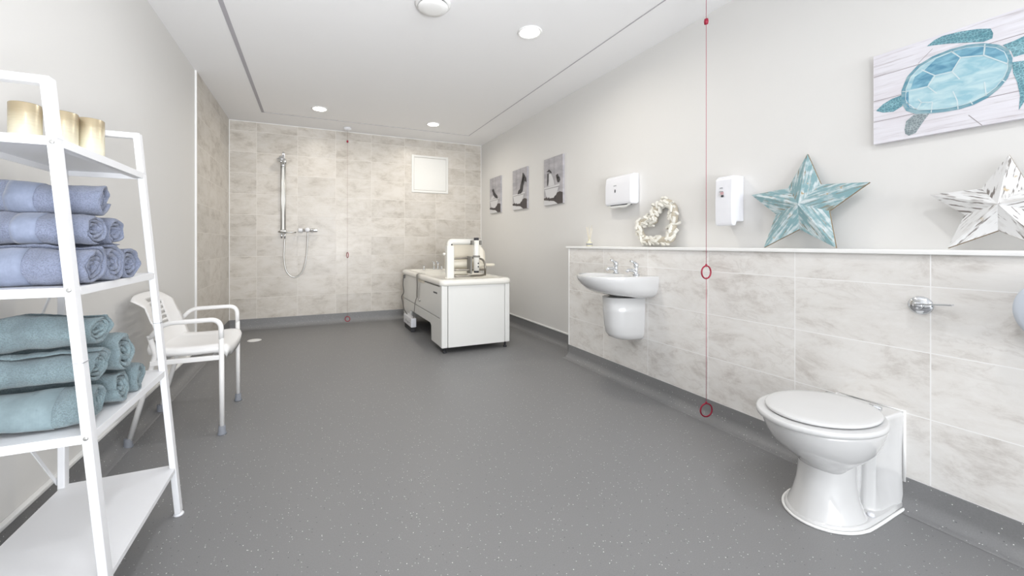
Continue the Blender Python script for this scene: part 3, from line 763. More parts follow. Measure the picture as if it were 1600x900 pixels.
# top deck and bowl
n = len(rings_[0])
cxb = XD-.255
def bowl(fx, fy, z, cxo=0):
    out = []
    for i in range(n):
        # match direction of the outer ring
        px_, py_, _ = rings_[-1][i]; a = math.atan2((py_-yc)/.23, (px_-cxb)/.20)
        out.append((cxb+cxo+fx*math.cos(a), yc+fy*math.sin(a), z))
    return out
R = [rings_[-1], bowl(.158, .196, ZR-.001), bowl(.150, .188, ZR-.008), bowl(.135, .170, ZR-.05), bowl(.105, .130, ZR-.095), bowl(.05, .06, ZR-.118), bowl(.018, .018, ZR-.122)]
bs.rings(R[:2], False, 0, False); bs.rings(R[1:], False); bs.add(R[-1], [tuple(range(n))])
bo = bs.build('basin_bowl', M['ceramic'], t); bo.modifiers.new('es', 'EDGE_SPLIT').split_angle = .9
MB().lathe([(.001, .004), (.020, .004), (.022, 0)], (cxb, yc, ZR-.121), seg=20).build('waste', M['chrome'], t)
MB().lathe([(.008, 0), (.008, -.004), (.001, -.004)], (XD-.118, yc, ZR-.045), axis='x', seg=16).build('overflow', M['dark'], t)
# pedestal
R = []
for z, fr_, hf in ((.352, .10, .060), (.356, .15, .085), (.372, .19, .102), (.40, .212, .112), (.46, .225, .116), (.55, .235, .119), (.654, .240, .121)):
    out = [(XD-.0005, yc-hf-.0, z)]
    for i in range(25):
        a = -PI/2+PI*i/24
        out.append((XD-.002-fr_*abs(math.cos(a))**(.8), yc+hf*(abs(math.sin(a))**.85)*(1 if a > 0 else -1), z))
    out.append((XD-.0005, yc+hf, z)); R.append(out)
MB().rings(R, True).build('half_pedestal', M['ceramic'], t)
def tap(y, label=None):
    x = XD-.062
    b = MB().lathe([(.022, 0), (.022, .006), (.015, .010), (.014, .040), (.012, .052)], (x, y, ZR), seg=20)
    b.tube([(x, y, ZR+.022), (x-.03, y, ZR+.034), (x-.070, y, ZR+.036), (x-.085, y, ZR+.026)], [.013, .012, .010, .009], 12)
    tp_ = b.build('tap', M['chrome'], t)
    hb = MB().lathe([(.012, .050), (.017, .056), (.018, .070), (.014, .082), (.001, .086)], (x, y, ZR), seg=18)
    hb.tube([(x, y, ZR+.078), (x-.030, y, ZR+.092), (x-.052, y, ZR+.098)], [.010, .008, .006], 10)
    hb.build('tap_handle', M['chrome'], tp_)
tap(yc+.098); tap(yc-.098)

# ------------------------------------------------------------------ toilet
yt = .872; ZS = .392
t = thing('toilet', (XD, yt, 0), 'white back to wall ceramic toilet with closed lid', 'toilet')
def egg(cx, a_f, a_b, b, z, n=48, y0=yt, tilt=0):
    out = []
    for i in range(n):
        a = 2*PI*i/n; c, s_ = math.cos(a), math.sin(a)
        out.append((cx+(a_b if c > 0 else a_f)*c*1.0, y0+b*s_, z+(tilt*c)))
    return out
cx0 = 1.800
def body_ring(z, xf, xb, hf, hb, p=2.0, n=48):
    """superelliptic front, squared back at xb"""
    out = []
    xm_ = xf+(xb-xf)*.52
    for i in range(n):
        a = 2*PI*i/n; c, s_ = math.cos(a), math.sin(a)
        if c <= 0:
            out.append((xm_+(xm_-xf)*c, yt+hf*s_, z))
        else:
            q = .35
            X_ = xm_+(xb-xm_)*min(1, c**q if c > 0 else 0); k = (X_-xm_)/(xb-xm_)
            hh = hf*(1-k)+hb*k
            out.append((X_, yt+hh*(1 if s_ >= 0 else -1)*min(1, abs(s_)**.6 if k > .98 else 1), z))
    return out
# bowl: swept egg sections narrowing to the waist
R = []
for z, af, ab, b in ((.372, .228, .225, .168), (.355, .229, .225, .169), (.325, .215, .215, .163), (.285, .186, .195, .149), (.250, .146, .160, .124), (.222, .104, .125, .098), (.200, .074, .100, .078), (.180, .060, .090, .070)):
    R.append(egg(cx0, af, ab, b, z))
pb = MB(); pb.rings(R, True)
# pedestal column flaring to the floor
R = []
for z, xf, hf, xbk in ((.27, 1.735, .088, 1.94), (.20, 1.735, .084, 1.93), (.16, 1.728, .083, 1.925), (.12, 1.718, .085, 1.92), (.07, 1.700, .094, 1.925), (.035, 1.686, .106, 1.94), (.014, 1.676, .113, 1.96), (.0, 1.672, .117, 1.97)):
    out = []
    for i in range(48):
        a = 2*PI*i/48; c, s_ = math.cos(a), math.sin(a); xm_ = 1.835
        out.append((xm_+((xbk-xm_) if c > 0 else (xm_-xf))*c, yt+hf*s_, z))
    R.append(out)
pb.rings(R, True)
R = []
for z, k in ((.0, 1), (.012, .99), (.022, .95)):
    o_ = [(1.84+(XD-.01-1.84)*c_, yt+.118*k*s_) for c_, s_ in ((1, .95), (.7, .97), (.35, 1.01), (0, 1.03))]
    fr_ = [(1.84-(1.84-1.672)*k*math.sin(q), yt+.121*k*math.cos(q)) for q in [PI*w_/20 for w_ in range(1, 20)]]
    o_ += fr_+[(1.84+(XD-.01-1.84)*c_, yt-.118*k*s_) for c_, s_ in ((0, 1.03), (.35, 1.01), (.7, .97), (1, .95))]
    R.append([(a, b_, z) for a, b_ in o_])
pb.rings(R, True)
pb.rings([[(1.88, yt-.05, z), (1.99, yt-.06, z), (1.99, yt+.06, z), (1.88, yt+.05, z)] for z in (.0, .1, .2, .30)], True)
pb.build('pan', M['ceramic'], t)
# rear block against the wall, concave sides
R = []
for z, xf, hw in ((.0, 1.93, .108), (.03, 1.935, .104), (.12, 1.945, .102), (.22, 1.950, .102), (.30, 1.92, .104), (.355, 1.90, .106), (.372, 1.905, .104)):
    xbk = XD-.0008; q_ = .022*math.sin(PI*min(1, z/.36)); out = [(xbk, yt-hw), (xbk-.045, yt-hw), (xbk-.075, yt-hw+q_), (xf+.05, yt-hw+q_), (xf+.02, yt-hw+.012), (xf, yt-hw+.035), (xf, yt+hw-.035), (xf+.02, yt+hw-.012), (xf+.05, yt+hw-q_), (xbk-.075, yt+hw-q_), (xbk-.045, yt+hw), (xbk, yt+hw)]
    R.append([(a, b_, z) for a, b_ in out])
o = MB().rings(R, True).build('rear_block', M['ceramic'], t, bevel=.006)
# floor sealant
pts = [(1.84+(XD-.012-1.84)*c_, yt+.122*s_) for c_, s_ in ((1, .95), (.7, .97), (.35, 1.01), (0, 1.03))]
pts += [(1.84-(1.84-1.668)*math.sin(q), yt+.1245*math.cos(q)) for q in [PI*w_/20 for w_ in range(1, 20)]]
pts += [(1.84+(XD-.012-1.84)*c_, yt-.122*s_) for c_, s_ in ((0, 1.03), (.35, 1.01), (.7, .97), (1, .95))]
MB().tube(spline([(a, b_, .0052) for a, b_ in pts], 3), .0052, 8).build('silicone_bead', M['silicone'], t)
MB().tube([(XD-.0045, yt-.107, .10), (XD-.0045, yt-.107, .374), (XD-.0045, yt+.107, .374), (XD-.0045, yt+.107, .10)], .0055, 8).build('wall_sealant', M['silicone'], t)
# seat ring and lid
def disc(cx, af, ab, b, z0, z1, rr, name, dome=0):
    R = [egg(cx, af-rr, ab-rr, b-rr, z0), egg(cx, af-rr*.3, ab-rr*.3, b-rr*.3, z0+rr*.3), egg(cx, af, ab, b, (z0+z1)/2), egg(cx, af-rr*.3, ab-rr*.3, b-rr*.3, z1-rr*.3), egg(cx, af-rr, ab-rr, b-rr, z1)]
    if dome:
        for k in (.85, .6, .3): R.append(egg(cx, (af-rr)*k, (ab-rr)*k, (b-rr)*k, z1+dome*(1-k*k)))
    return MB().rings(R, True).build(name, M['seat_plastic'], t)
disc(1.784, .238, .222, .181, .373, .394, .006, 'seat')
disc(1.798, .216, .208, .159, .397, .409, .005, 'lid', dome=.005)
for s_ in (-.07, .07):
    MB().tube([(2.012, yt+s_-.018, .395), (2.012, yt+s_+.018, .395)], .009, 12).lathe([(.012, -.022), (.012, -.012), (.008, -.008)], (2.012, yt+s_, .395), seg=14).build('hinge', M['chrome'], t)
MB().lathe([(.012, 0), (.010, .010), (.001, .012)], (1.905, yt-.100, .022), seg=14).build('bolt_cap', M['white_plastic'], t)

# flush lever
yl, zl = .722, .795
t = thing('flush_lever', (XD, yl, zl), 'chrome flush lever on an oval plate in the tiles above the toilet', 'flush lever')
o = MB().lathe([(.035, 0), (.034, -.005), (.026, -.011), (.018, -.013), (.001, -.014)], (XD, yl, zl), axis='x', seg=36).build('wall_plate', M['chrome'], t)
MB().lathe([(.015, -.010), (.015, -.024), (.012, -.030), (.001, -.031)], (XD, yl, zl), axis='x', seg=24).build('spindle', M['chrome'], t)
MB().rings([[(XD-.024-.008*k, yl+.006-.100*k, zl+.003+.010*k), (XD-.040-.010*k, yl+.006-.100*k, zl+.003+.010*k), (XD-.040-.010*k, yl+.006-.100*k, zl+.0090+.010*k), (XD-.024-.008*k, yl+.006-.100*k, zl+.0090+.010*k)] for k in (0, .25, .5, .75, 1)], True, 0, False).build('lever_arm', M['chrome'], t, bevel=.001)

# dispenser cut by the right edge
rD = .115; yd, zd = .512-.012-rD+.012, .812
xfD = XD-.105
p_ = at_x(1580, 482, xfD)
yd = p_[1]-rD; zd = p_[2]
t = thing('toilet_roll_dispenser', (XD, yd, zd), 'pale round wall dispenser cut by the right edge of the picture', 'dispenser')
MB().lathe([(rD-.006, 0), (rD-.004, -.07), (rD-.006, -.080)], (XD, yd, zd), axis='x', seg=56).build('housing', M['disc'], t)
MB().lathe([(rD-.004, -.078), (rD, -.084), (rD, -.096), (rD-.012, -.104), (rD*.5, -.108), (.001, -.109)], (XD, yd, zd), axis='x', seg=56).build('cover', M['disc'], t)

# ------------------------------------------------------------------ assisted bath
BX0, BX1, BY0, BY1 = 1.100, 1.810, 3.470, 5.130
t = thing('assisted_bath', ((BX0+BX1)/2, (BY0+BY1)/2, 0), 'white panelled assisted bath standing in the back right corner', 'bath')
# corner columns
for (a0, a1) in ((BX0, BX0+.062), (BX1-.052, BX1)):
    MB().box(a0, a1, BY0, BY0+.07, .055, .640).build('corner_post', M['bath_panel'], t, bevel=.010, seg=3)
MB().box(BX0+.066, BX1-.056, BY0+.004, BY0+.03, .057, .640).build('end_panel', M['bath_panel'], t, bevel=.002)
# side: upper and lower panels
MB().box(BX0+.003, BX0+.03, BY0+.072, BY0+.93, .325, .622).build('side_panel', M['bath_panel'], t, bevel=.006)
MB().box(BX0+.003, BX0+.03, BY0+.936, BY1, .325, .636).build('side_panel', M['bath_panel'], t, bevel=.006)
low = [(BY0+.060, .057), (BY0+.36, .057), (BY0+.37, .20), (BY0+.41, .225), (4.74, .215), (4.76, .20), (4.76, .057), (BY1, .057), (BY1, .318), (BY0+.060, .318)]
MB().prism(low, 'x', BX0+.006, BX0+.034).build('lower_panel', M['bath_panel'], t, bevel=.003)
MB().box(BX1-.03, BX1-.003, BY0+.07, BY1, .057, .636).build('side_panel', M['bath_panel'], t, bevel=.003)
MB().box(BX0+.03, BX1-.03, BY1-.03, BY1-.004, .057, .636).build('end_panel', M['bath_panel'], t, bevel=.003)
MB().box(BX0+.036, BX1-.036, BY0+.034, BY1-.034, .225, .318).build('underframe', M['dark'], t)
# rim and tub
cxb_, cyb_ = (BX0+BX1)/2, (BY0+BY1)/2; hx, hy = (BX1-BX0)/2, (BY1-BY0)/2
def rr_(dx, dy, r, z): return [(a, b_, z) for a, b_ in rrect(cxb_, cyb_, hx+dx, hy+dy, r, 6)]
R = [rr_(-.02, -.02, .05, .636), rr_(.004, .006, .05, .634), rr_(.014, .016, .055, .642), rr_(.016, .018, .055, .665), rr_(.010, .012, .055, .684), rr_(-.006, -.004, .055, .692), rr_(-.055, -.06, .07, .690), rr_(-.068, -.075, .08, .680),
     rr_(-.078, -.09, .10, .60), rr_(-.10, -.14, .13, .45), rr_(-.13, -.22, .16, .36), rr_(-.2, -.35, .12, .335)]
MB().rings(R, True).build('tub', M['bath_white'], t)
for px_, py_ in ((BX0+.045, BY0+.05), (BX1-.035, BY0+.04)):
    MB().lathe([(.018, 0), (.018, .012), (.010, .014), (.010, .06)], (px_, py_, 0), seg=16).build('foot', M['dark'], t)
for px_, py_ in ((BX0+.045, BY1-.05), (BX1-.035, BY1-.04)):
    MB().lathe([(.018, 0), (.018, .012), (.010, .014), (.010, .06)], (px_, py_, 0), seg=16).build('foot', M['dark'], t)
# little logo on the side, notch under the rim
lb = MB()
for k in range(4): lb.box(BX0+.001, BX0+.0035, BY0+.150+k*.033, BY0+.150+k*.033+.024, .545, .560)
lb.build('logo_mark', M['label_dark'], t)
MB().box(BX0+.000, BX0+.012, BY0+.62, BY0+.93, .600, .632).build('grip_notch', M['cream'], t, bevel=.006)
# deck taps
for q, (tx, ty) in enumerate(((1.36, 5.06), (1.50, 5.07), (1.555, 5.07), (1.60, 5.05))):
    hh = (.045, .085, .085, .035)[q]
    b = MB().lathe([(.020, 0), (.018, .006), (.011, .010), (.011, hh*.7), (.017, hh*.75), (.017, hh), (.001, hh+.004)], (tx, ty, .690), seg=16)
    if q in (1, 2): b.tube([(tx, ty, .690+hh), (tx-.025, ty-.01, .690+hh+.02)], .007, 8)
    b.build('tap', M['chrome'], t)
# hand shower strap over the rim, and its cable
st = [(BX0+.07, 4.30, .694), (BX0+.02, 4.30, .700), (BX0-.018, 4.30, .690), (BX0-.024, 4.30, .655), (BX0-.016, 4.32, .56), (BX0-.012, 4.35, .47), (BX0-.010, 4.36, .42)]
R = []
for p in spline(st, 5):
    R.append([(p[0]-.004, p[1]-.018, p[2]), (p[0]+.003, p[1]-.018, p[2]), (p[0]+.003, p[1]+.018, p[2]), (p[0]-.004, p[1]+.018, p[2])])
MB().rings(R, True).build('strap', M['strap'], t)
MB().tube(spline([(BX0-.012, 4.36, .42), (BX0-.010, 4.44, .36), (BX0-.016, 4.47, .24), (BX0-.020, 4.48, .165)], 6), .004, 6).build('cable', M['cable'], t)
MB().lathe([(.014, 0), (.014, -.012), (.001, -.013)], (BX0+.004, 4.27, .40), axis='x', seg=14).build('hook', M['satin'], t)
MB().tube(spline([(BX0-.012, 5.06, .60), (BX0-.016, 5.07, .50), (BX0-.012, 5.05, .40), (BX0-.03, 5.09, .34), (BX0-.02, 5.07, .27), (BX0-.03, 4.95, .20), (BX0-.03, 4.72, .155)], 6), .006, 7).build('cable', M['cable'], t)
MB().box(BX0-.014, BX0+.004, 5.035, 5.085, .585, .625).build('socket', M['cable'], t, bevel=.003)
MB().box(BX0-.055, BX0+.01, 4.46, 4.86, .058, .165).build('pump_box', M['white_plastic'], t, bevel=.010)
for k in range(3):
    MB().lathe([(.014, 0), (.014, -.006), (.001, -.007)], (BX0-.055, 4.53+k*.08, .118-.01*(k % 2)), axis='x', seg=12).build('pump_button', M['satin'], t)
MB().box(BX0-.045, BX0+.0, 4.50, 4.84, .001, .058).build('pump_bracket', M['dark'], t, bevel=.004)

# ------------------------------------------------------------------ transfer seat hoist on the bath
px0, py0 = 1.222, 3.60; ZT = .692
t = thing('bath_lift_seat', (px0, py0, ZT), 'white swivel lift seat on a post at the near end of the bath', 'bath lift')
MB().prism(rrect(px0, py0, .038, .038, .014), 'z', ZT+.001, 1.010).build('post', M['bath_white'], t, bevel=.002)
MB().lathe([(.047, 0), (.047, .012), (.040, .016)], (px0, py0, ZT), seg=24).build('post_collar', M['bath_white'], t)
MB().tube(bend([(px0, py0, .99), (px0, py0, 1.048), (px0+.33, py0, 1.048)], .05, 8), .030, 18).build('swing_arm', M['bath_white'], t)
MB().lathe([(.008, -.032), (.008, -.029), (.001, -.028)], (px0+.012, py0, 1.02), axis='y', seg=12).build('arm_bolt', M['dark'], t)
MB().lathe([(.001, .0), (.012, -.004), (.014, -.022), (.008, -.028)], (px0-.04, py0, .93), axis='x', seg=14).build('lock_knob', M['bath_white'], t)
xv = 1.480
MB().tube([(xv, py0-.055, .765), (xv, py0-.055, 1.062)], .029, 18).build('lift_tube', M['bath_white'], t)
MB().tube([(xv, py0-.055, 1.060), (xv, py0-.055, 1.088)], .025, 16).build('tube_cap', M['dark'], t)
MB().tube([(xv, py0-.055, .745), (xv, py0-.055, .766)], .024, 16).build('tube_foot', M['dark'], t)
for dx in (-.043, .043):
    MB().box(xv+dx-.009, xv+dx+.009, py0-.075, py0+.03, 1.018, 1.062).build('clamp', M['strap'], t, bevel=.004)
MB().lathe([(.036, -.008), (.036, .008), (.029, .010)], (xv, py0-.055, .905), seg=20).build('band', M['strap'], t)
for z in (.805, .838):
    MB().lathe([(.007, -.0315), (.007, -.027), (.001, -.026)], (xv-.004+.012, py0-.055, z), axis='y', seg=10).build('bolt', M['dark'], t)
# seat back shell (curved, rounded)
R = []
nU, nV = 16, 14
def shell_pt(u, v, off):
    a = (u-.5)*1.15; rad = .24
    hw = .225*(1-.10*v**3)
    X_ = 1.462+hw*math.sin(a)/math.sin(.575); Y_ = 3.83+off-.055*(1-math.cos(a))*4+.03*v*0
    return Vector((X_, Y_, .735+.325*v))
mb = MB(); grid = []
mask = []
for off in (0, .014):
    G = []
    for j in range(nV+1):
        v = j/nV; row = []
        for i in range(nU+1):
            u = i/nU
            # round the top corners
            top = 1-max(0, abs(u-.5)*2-.45)**2*1.15
            bot = max(0, abs(u-.5)*2-.5)**2*.5
            vv = bot+(top-bot)*v
            row.append(shell_pt(u, vv, off))
        G.append(row)
    grid.append(G)
for G in grid:
    mb.add([p for r in G for p in r], [(j*(nU+1)+i, j*(nU+1)+i+1, (j+1)*(nU+1)+i+1, (j+1)*(nU+1)+i) for j in range(nV) for i in range(nU)], 0, True)
A, B = grid
bd = [(0, i) for i in range(nU+1)]+[(j, nU) for j in range(1, nV+1)]+[(nV, i) for i in range(nU-1, -1, -1)]+[(j, 0) for j in range(nV-1, 0, -1)]
ra = [A[j][i] for j, i in bd]; rb2 = [B[j][i] for j, i in bd]; k = len(bd)
mb.add(ra+rb2, [(i, (i+1) % k, (i+1) % k+k, i+k) for i in range(k)], 0, True)
mb.build('backrest_shell', M['cream'], t)
# padded seat and rails seen low behind the tube
def pad(x0, x1, y, z, r, name, m):
    MB().tube([(x0, y, z), (x0+.012, y, z), (x1-.012, y, z), (x1, y, z)], [r*.7, r, r, r*.7], 16).build(name, m, t)
pad(1.275, 1.45, 3.70, .828, .040, 'cushion', M['cream'])
pad(1.275, 1.45, 3.70, .742, .030, 'cushion', M['cream'])
pad(1.50, 1.60, 3.70, .815, .040, 'cushion', M['cream'])
pad(1.56, 1.74, 3.68, .812, .015, 'armrest', M['cream'])
MB().tube(bend([(1.270, 3.66, .86), (1.29, 3.655, .882), (1.43, 3.65, .888), (1.52, 3.65, .888), (1.60, 3.66, .87), (1.625, 3.66, .82), (1.625, 3.66, .705)], .03), .010, 10).build('seat_rail', M['aged'], t)
MB().tube(bend([(1.262, 3.64, .775), (1.30, 3.62, .772), (1.45, 3.60, .770), (1.58, 3.62, .768), (1.622, 3.66, .766)], .02), .010, 10).build('seat_rail', M['aged'], t)
MB().tube(bend([(1.262, 3.64, .715), (1.30, 3.62, .712), (1.45, 3.60, .710), (1.58, 3.62, .712), (1.622, 3.66, .716)], .02), .011, 10).build('seat_rail', M['aged'], t)
MB().box(1.425, 1.444, 3.56, 3.66, .735, .905).build('bracket', M['strap'], t, bevel=.004)

# ------------------------------------------------------------------ shower chair
t = thing('shower_chair', (-.64, 2.73, 0), 'white plastic shower chair with armrests against the left wall', 'chair')
YN, YF = 2.49, 2.985
for s_, yy in ((-1, YN), (1, YF)):
    lg = MB().tube([(-.452, yy, .025), (-.455, yy, .52)], .0125, 14).build('leg', M['chair_tube'], t)
    MB().lathe([(.022, 0), (.022, .006), (.0185, .014), (.017, .045), (.0125, .046)], (-.452, yy, 0), seg=20).build('rubber_foot', M['rubber'], lg)
    MB().tube(bend([(-.455, yy, .515), (-.458, yy, .622), (-.71, yy, .618), (-.768, yy, .545)], .07, 8), .0125, 14).build('armrest', M['chair_tube'], t)
    lg = MB().tube([(-.856, yy-.02*s_, .028), (-.745, yy-.010*s_, .46), (-.768, yy, .56)], .0125, 14).build('leg', M['chair_tube'], t)
    MB().lathe([(.022, 0), (.022, .006), (.0185, .014), (.017, .045), (.0125, .046)], (-.860, yy-.02*s_, 0), seg=20).build('rubber_foot', M['rubber'], lg)
    MB().box(-.765, -.458, yy-.008 if s_ < 0 else yy-.006, yy+.006 if s_ < 0 else yy+.008, .404, .430).build('side_rail', M['chair_tube'], t, bevel=.003)
for xx in (-.50, -.72): MB().tube([(xx, YN, .412), (xx, YF, .412)], .010, 12).build('cross_rail', M['chair_tube'], t)
# seat: dished plastic pan with rolled front
R = []
for x_, dz, hw in ((-.785, .035, .205), (-.775, .012, .212), (-.74, .0, .218), (-.66, -.006, .224), (-.56, -.006, .230), (-.48, -.001, .234), (-.445, -.004, .234), (-.425, -.016, .228), (-.418, -.032, .222), (-.420, -.044, .220)):
    row = []
    yc_ = (YN+YF)/2
    for i in range(17):
        v = i/16*2-1
        row.append(Vector((x_+.012*abs(v)**6*(-1 if x_ > -.6 else 0), yc_+v*hw, .470+dz+.022*abs(v)**3-(.020*max(0, abs(v)-.92)/.08))))
    R.append(row)
mb = MB(); nr, nc = len(R), 17
low_ = [[p+Vector((-.006, 0, -.030)) for p in r] for r in R]
fs = [(j*nc+i, j*nc+i+1, (j+1)*nc+i+1, (j+1)*nc+i) for j in range(nr-1) for i in range(nc-1)]
mb.add([p for r in R for p in r], fs, 0, True); mb.add([p for r in low_ for p in r], fs, 0, True)
bd = [(0, i) for i in range(nc)]+[(j, nc-1) for j in range(1, nr)]+[(nr-1, i) for i in range(nc-2, -1, -1)]+[(j, 0) for j in range(nr-2, 0, -1)]
k = len(bd); mb.add([R[j][i] for j, i in bd]+[low_[j][i] for j, i in bd], [(i, (i+1) % k, (i+1) % k+k, i+k) for i in range(k)], 0, True)
mb.build('seat', M['chair_plastic'], t)
# backrest: curved shell with three slots and a rolled top
nv, nu = 22, 20
yc_ = (YN+YF)/2
def bpt(u, v, off):
    s_ = u*2-1
    hw = .236-.022*v
    X_ = -.752-.085*v-.040*max(0, v-.82)/.18*1.0-.0*s_+.045*(abs(s_)**2.2)*(1-.4*v)
    Z_ = .462+.305*v-.020*(abs(s_)**4)*(v > .5)*v-.012*(max(0, v-.85)/.15)
    return Vector((X_-off, yc_+s_*hw, Z_))
F = [[bpt(i/nu, j/nv, 0) for i in range(nu+1)] for j in range(nv+1)]
Bk = [[bpt(i/nu, j/nv, .007) for i in range(nu+1)] for j in range(nv+1)]
hole = lambda j, i: (6 <= i <= nu-7) and j in (8, 10, 12, 14, 16, 18)
mb = MB(); base_i = lambda j, i: j*(nu+1)+i; off = (nu+1)*(nv+1)
vs = [p for r in F for p in r]+[p for r in Bk for p in r]; fs = []
for j in range(nv):
    for i in range(nu):
        if hole(j, i): continue
        a, b_, c_, d_ = base_i(j, i), base_i(j, i+1), base_i(j+1, i+1), base_i(j+1, i)
        fs += [(a, b_, c_, d_), (a+off, d_+off, c_+off, b_+off)]
        for (jj, ii), (e0, e1) in (((j-1, i), (a, b_)), ((j+1, i), (c_, d_)), ((j, i+1), (b_, c_)), ((j, i-1), (d_, a))):
            if jj < 0 or jj >= nv or ii < 0 or ii >= nu or hole(jj, ii): fs.append((e1, e0, e0+off, e1+off))
mb.add(vs, fs, 0, True)
mb.build('backrest', M['chair_plastic'], t)

# ------------------------------------------------------------------ shelf unit
SY0, SY1 = 1.270, 1.830
def lx(z): return -.460-.1225*z/1.43         # centre of the front leg (outer face) by height
def fx(z): return lx(z)-.010
t = thing('shelf_unit', (-.63, 1.55, 0), 'white metal ladder shelf unit with four shelves against the left wall', 'shelf')
LW, LD = .020, .030
XBK = -.800
for yy in (SY0+LD/2, SY1-LD/2):
    fr = MB().bar([(fx(0), yy, .008), (fx(1.43)-.002, yy, 1.425), (XBK, yy, 1.425), (XBK, yy, .008)], LW, LD).build('side_frame', M['white_metal'], t, bevel=.003)
    for z in (.012+.904, .547, .172, 1.276):
        sgn = -1 if yy < 1.5 else 1
        MB().lathe([(.0055, 0), (.0055, .0015*sgn), (.0035, .003*sgn), (.001, .003*sgn)], (fx(z)-.001, yy+sgn*LD/2, z), axis='y', seg=14).build('screw', M['satin'], fr)
    MB().lathe([(.017, 0), (.017, .003), (.013, .008), (.001, .009)], (fx(0), yy, 0), seg=18).build('foot', M['white_plastic'], fr)
    MB().lathe([(.017, .001), (.017, .003), (.013, .008), (.001, .009)], (XBK, yy, 0), seg=18).build('foot', M['white_plastic'], fr)
    zj = .735
    MB().box(fx(zj)-LW/2-.0010, fx(zj)+LW/2+.0010, yy-LD/2-.0006, yy+LD/2+.0006, zj-.0010, zj+.0004).build('leg_joint', M['label_grey'], fr)
SH = [1.290, .922, .556, .186]
for z in SH:
    xf = fx(z)+LW/2; xb = XBK-.004
    th_ = .022 if z > .3 else .016
    b = MB().box(xb, xf-.001, SY0+LD*.0+.002, SY1-.002, z-.004, z)
    b.box(xf-.004, xf-.001, SY0+LD, SY1-LD, z-th_, z-.003); b.box(xb, xb+.003, SY0+LD, SY1-LD, z-th_, z-.003)
    b.box(xf-.030, xf-.004, SY0+LD, SY1-LD, z-th_, z-th_+.002)
    b.box(xb, xf-.010, SY0+.001, SY0+.006, z-th_, z-.003); b.box(xb, xf-.010, SY1-.006, SY1-.001, z-th_, z-.003)
    b.build('shelf_board', M['white_metal'], t, bevel=.0008)
for a, b_ in (((XBK-.013, SY0+.02, .90), (XBK-.013, SY1-.02, .20)), ((XBK-.016, SY1-.02, .90), (XBK-.016, SY0+.02, .20))):
    MB().bar([a, b_], .010, .003, up=(1, 0, 0)).build('cross_brace', M['white_metal'], t)

# candles
for k, (x_, y_, lab) in enumerate(((-.795, 1.610, 'gold dipped pillar candle, leftmost of three on the top shelf'), (-.735, 1.668, 'gold dipped pillar candle, middle of three on the top shelf'), (-.692, 1.728, 'gold dipped pillar candle, rightmost of three on the top shelf'))):
    t = thing('pillar_candle', (x_, y_, SH[0]), lab, 'candle', 'gold candles on the top shelf')
    R_ = .0352
    MB().lathe([(R_-.001, 0.0005), (R_, .002), (R_, .156), (R_-.002, .158), (R_-.005, .157), (R_-.009, .150), (.001, .149)], (x_, y_, SH[0]), seg=40).build('wax', M['candle'], t)
    MB().tube([(x_, y_, SH[0]+.146), (x_+.001, y_, SH[0]+.156)], .0012, 6).build('wick', M['dark'], t)

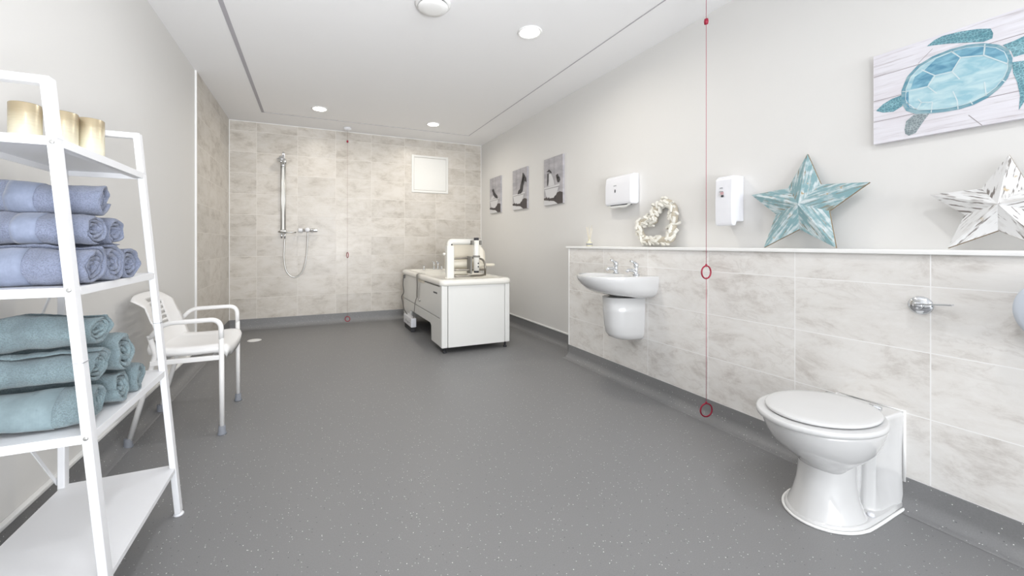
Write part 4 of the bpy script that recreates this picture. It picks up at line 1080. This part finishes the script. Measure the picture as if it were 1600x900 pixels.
# ------------------------------------------------------------------ rolled towels
def towel(name, x1, y, z, r, length, m, mb_, label, group, seed, squash=1.0, turns=3.3, band=None, wide=1.0, phase=None, floor=None):
    """a rolled towel along x; its spiral end faces the room at x1"""
    rnd = random.Random(seed)
    x0 = x1-length
    ph = rnd.uniform(0, 6.28) if phase is None else phase
    t_ = r/(turns+.35); th = t_*.80
    so = Vector((seed*3.7, seed*1.3, seed*.9))
    end_j = [rnd.uniform(-.006, .006) for _ in range(8)]
    def warp(p, a, rad):
        q = noise.noise_vector(p*8+so)*.0085+noise.noise_vector(p*26+so)*.0050+noise.noise_vector(p*75+so)*.0016
        p = p+Vector((q.x*.4, q.y, q.z))
        dy, dz = p.y, p.z
        return Vector((p.x, y+dy*wide, z+dz*squash))
    na = int(turns*34)
    def rcf(a, xx): return t_*.35+t_*a/(2*PI)+t_*.42*noise.noise(Vector((a*1.1, seed*2.1, xx*6)))*min(1, (2*PI*turns-a)/1.4)
    def ring(xx, edge):
        # edge: 0 at the body, 1 at the very end (the fold edge rounds over)
        k = math.sqrt(max(0, 1-edge*edge)); outer = []; inn = []
        for i in range(na+1):
            a = 2*PI*turns*i/na; rc = rcf(a, xx)
            ht = th/2*max(.06, k)
            # towards both ends of the ribbon the thickness thins
            ht *= min(1, .35+i/4)*min(1, .35+(na-i)/3)
            ang = a+ph
            jx = .006*math.sin(a*1.0+seed)+.010*noise.noise(Vector((a*1.3, seed, 0)))
            xs = xx+(jx if xx > x1-.03 else 0) - (.010*(1-rc/r) if xx > x1-.03 else 0)
            for rr2, lst in ((rc+ht, outer), (rc-ht, inn)):
                p = Vector((xs, rr2*math.cos(ang), rr2*math.sin(ang)))
                lst.append(warp(p, a, rr2))
        return outer+inn[::-1]
    R = []
    e = th*.55
    prof = [(x0, .97), (x0+e*.3, .7), (x0+e, 0)]
    K = 22
    for i in range(1, K): prof.append((x0+e+(length-2*e)*i/K, 0))
    prof += [(x1-e, 0), (x1-e*.55, .5), (x1-e*.22, .8), (x1-e*.04, .97)]
    for xx, ed in prof: R.append(ring(xx, ed))
    if floor is not None:
        R = [[Vector((p.x, p.y, max(p.z, floor+.0012+.0008*math.sin(p.x*40)))) for p in rr3] for rr3 in R]
    T_ = thing(name, (x1-length/2, y, z-r*squash), label, 'towel', group)
    mb = MB(); mb.rings(R, True)
    mb.build('towelling', m, T_)
    if band:
        for (b0, b1) in band:
            Rb = []
            for xx in [b0+(b1-b0)*q/5 for q in range(6)]:
                ring_ = []
                for i in range(30):
                    a = 2*PI*(turns-1.0)+2*PI*.985*i/29; rc = rcf(a, xx)+th/2*min(1, .35+(turns*2*PI-a)/(2*PI)*34/3)+.0018; ang = a+ph
                    p = warp(Vector((xx, rc*math.cos(ang), rc*math.sin(ang))), a, rc)
                    if floor is not None: p.z = max(p.z, floor+.0008)
                    ring_.append(p)
                Rb.append(ring_)
            o = MB().rings(Rb, False, closed=False).build('woven_border', mb_, T_)
            so_ = o.modifiers.new('solid', 'SOLIDIFY'); so_.thickness = .0022; so_.offset = -1
    return T_
G1 = 'blue towels rolled on the second shelf'; G2 = 'sage green towels rolled on the third shelf'
zb = SH[1]; rB = .054
XE = -.560
towel('rolled_towel', -.535, 1.359, zb+.052, .0530, .32, M['blue'], M['blue_b'], 'blue rolled towel, nearest one of the bottom row, with wide woven border', G1, 1, .98, 3.1, [(-.715, -.655)], phase=.6, floor=zb)
towel('rolled_towel', -.535, 1.474, zb+.050, .0500, .32, M['blue'], M['blue_b'], 'blue rolled towel, middle of the bottom row', G1, 2, .98, 3.3, floor=zb)
towel('rolled_towel', -.530, 1.580, zb+.047, .0480, .31, M['blue'], M['blue_b'], 'blue rolled towel, farthest of the bottom row near the far leg', G1, 3, .98, 3.2, floor=zb)
towel('rolled_towel', -.550, 1.418, zb+.147, .0455, .32, M['blue'], M['blue_b'], 'blue rolled towel, nearer one of the middle row, resting on the lowest rolls', G1, 4, .92, 3.4, [(-.705, -.655)], phase=2.2)
towel('rolled_towel', -.550, 1.530, zb+.145, .0450, .31, M['blue'], M['blue_b'], 'blue rolled towel, farther one of the middle row, half hidden by the nearer', G1, 5, .96, 3.2)
towel('rolled_towel', -.555, 1.470, zb+.233, .0490, .32, M['blue'], M['blue_b'], 'blue rolled towel at the very top of its pile, below the top shelf', G1, 6, .92, 2.8, [(-.745, -.685)], phase=1.0)
zb = SH[2]
towel('rolled_towel', -.530, 1.368, zb+.047, .0490, 0.270, M['sage'], M['sage_b'], 'sage green rolled towel, lowest and nearest, flattened with stitched hem', G2, 11, .94, 2.6, [(-.785, -.60)], wide=1.12, phase=.3, floor=zb)
towel('rolled_towel', -.520, 1.487, zb+.046, .0455, 0.280, M['sage'], M['sage_b'], 'sage green rolled towel, second of the bottom row', G2, 12, .98, 3.0, floor=zb)
towel('rolled_towel', -.515, 1.603, zb+.048, .0480, 0.285, M['sage'], M['sage_b'], 'sage green rolled towel, farthest of the bottom row by the far leg', G2, 13, .98, 2.8, floor=zb)
towel('rolled_towel', -.535, 1.394, zb+.142, .0440, 0.265, M['sage'], M['sage_b'], 'sage green rolled towel, nearer one of the middle row', G2, 14, .95, 3.2)
towel('rolled_towel', -.520, 1.523, zb+.148, .0540, 0.280, M['sage'], M['sage_b'], 'thick sage green rolled towel, farther one of the middle row', G2, 15, .98, 2.7)
towel('rolled_towel', -.545, 1.418, zb+.238, .0475, 0.255, M['sage'], M['sage_b'], 'sage green rolled towel at the very top of its pile, below the blue ones', G2, 16, .94, 2.8)
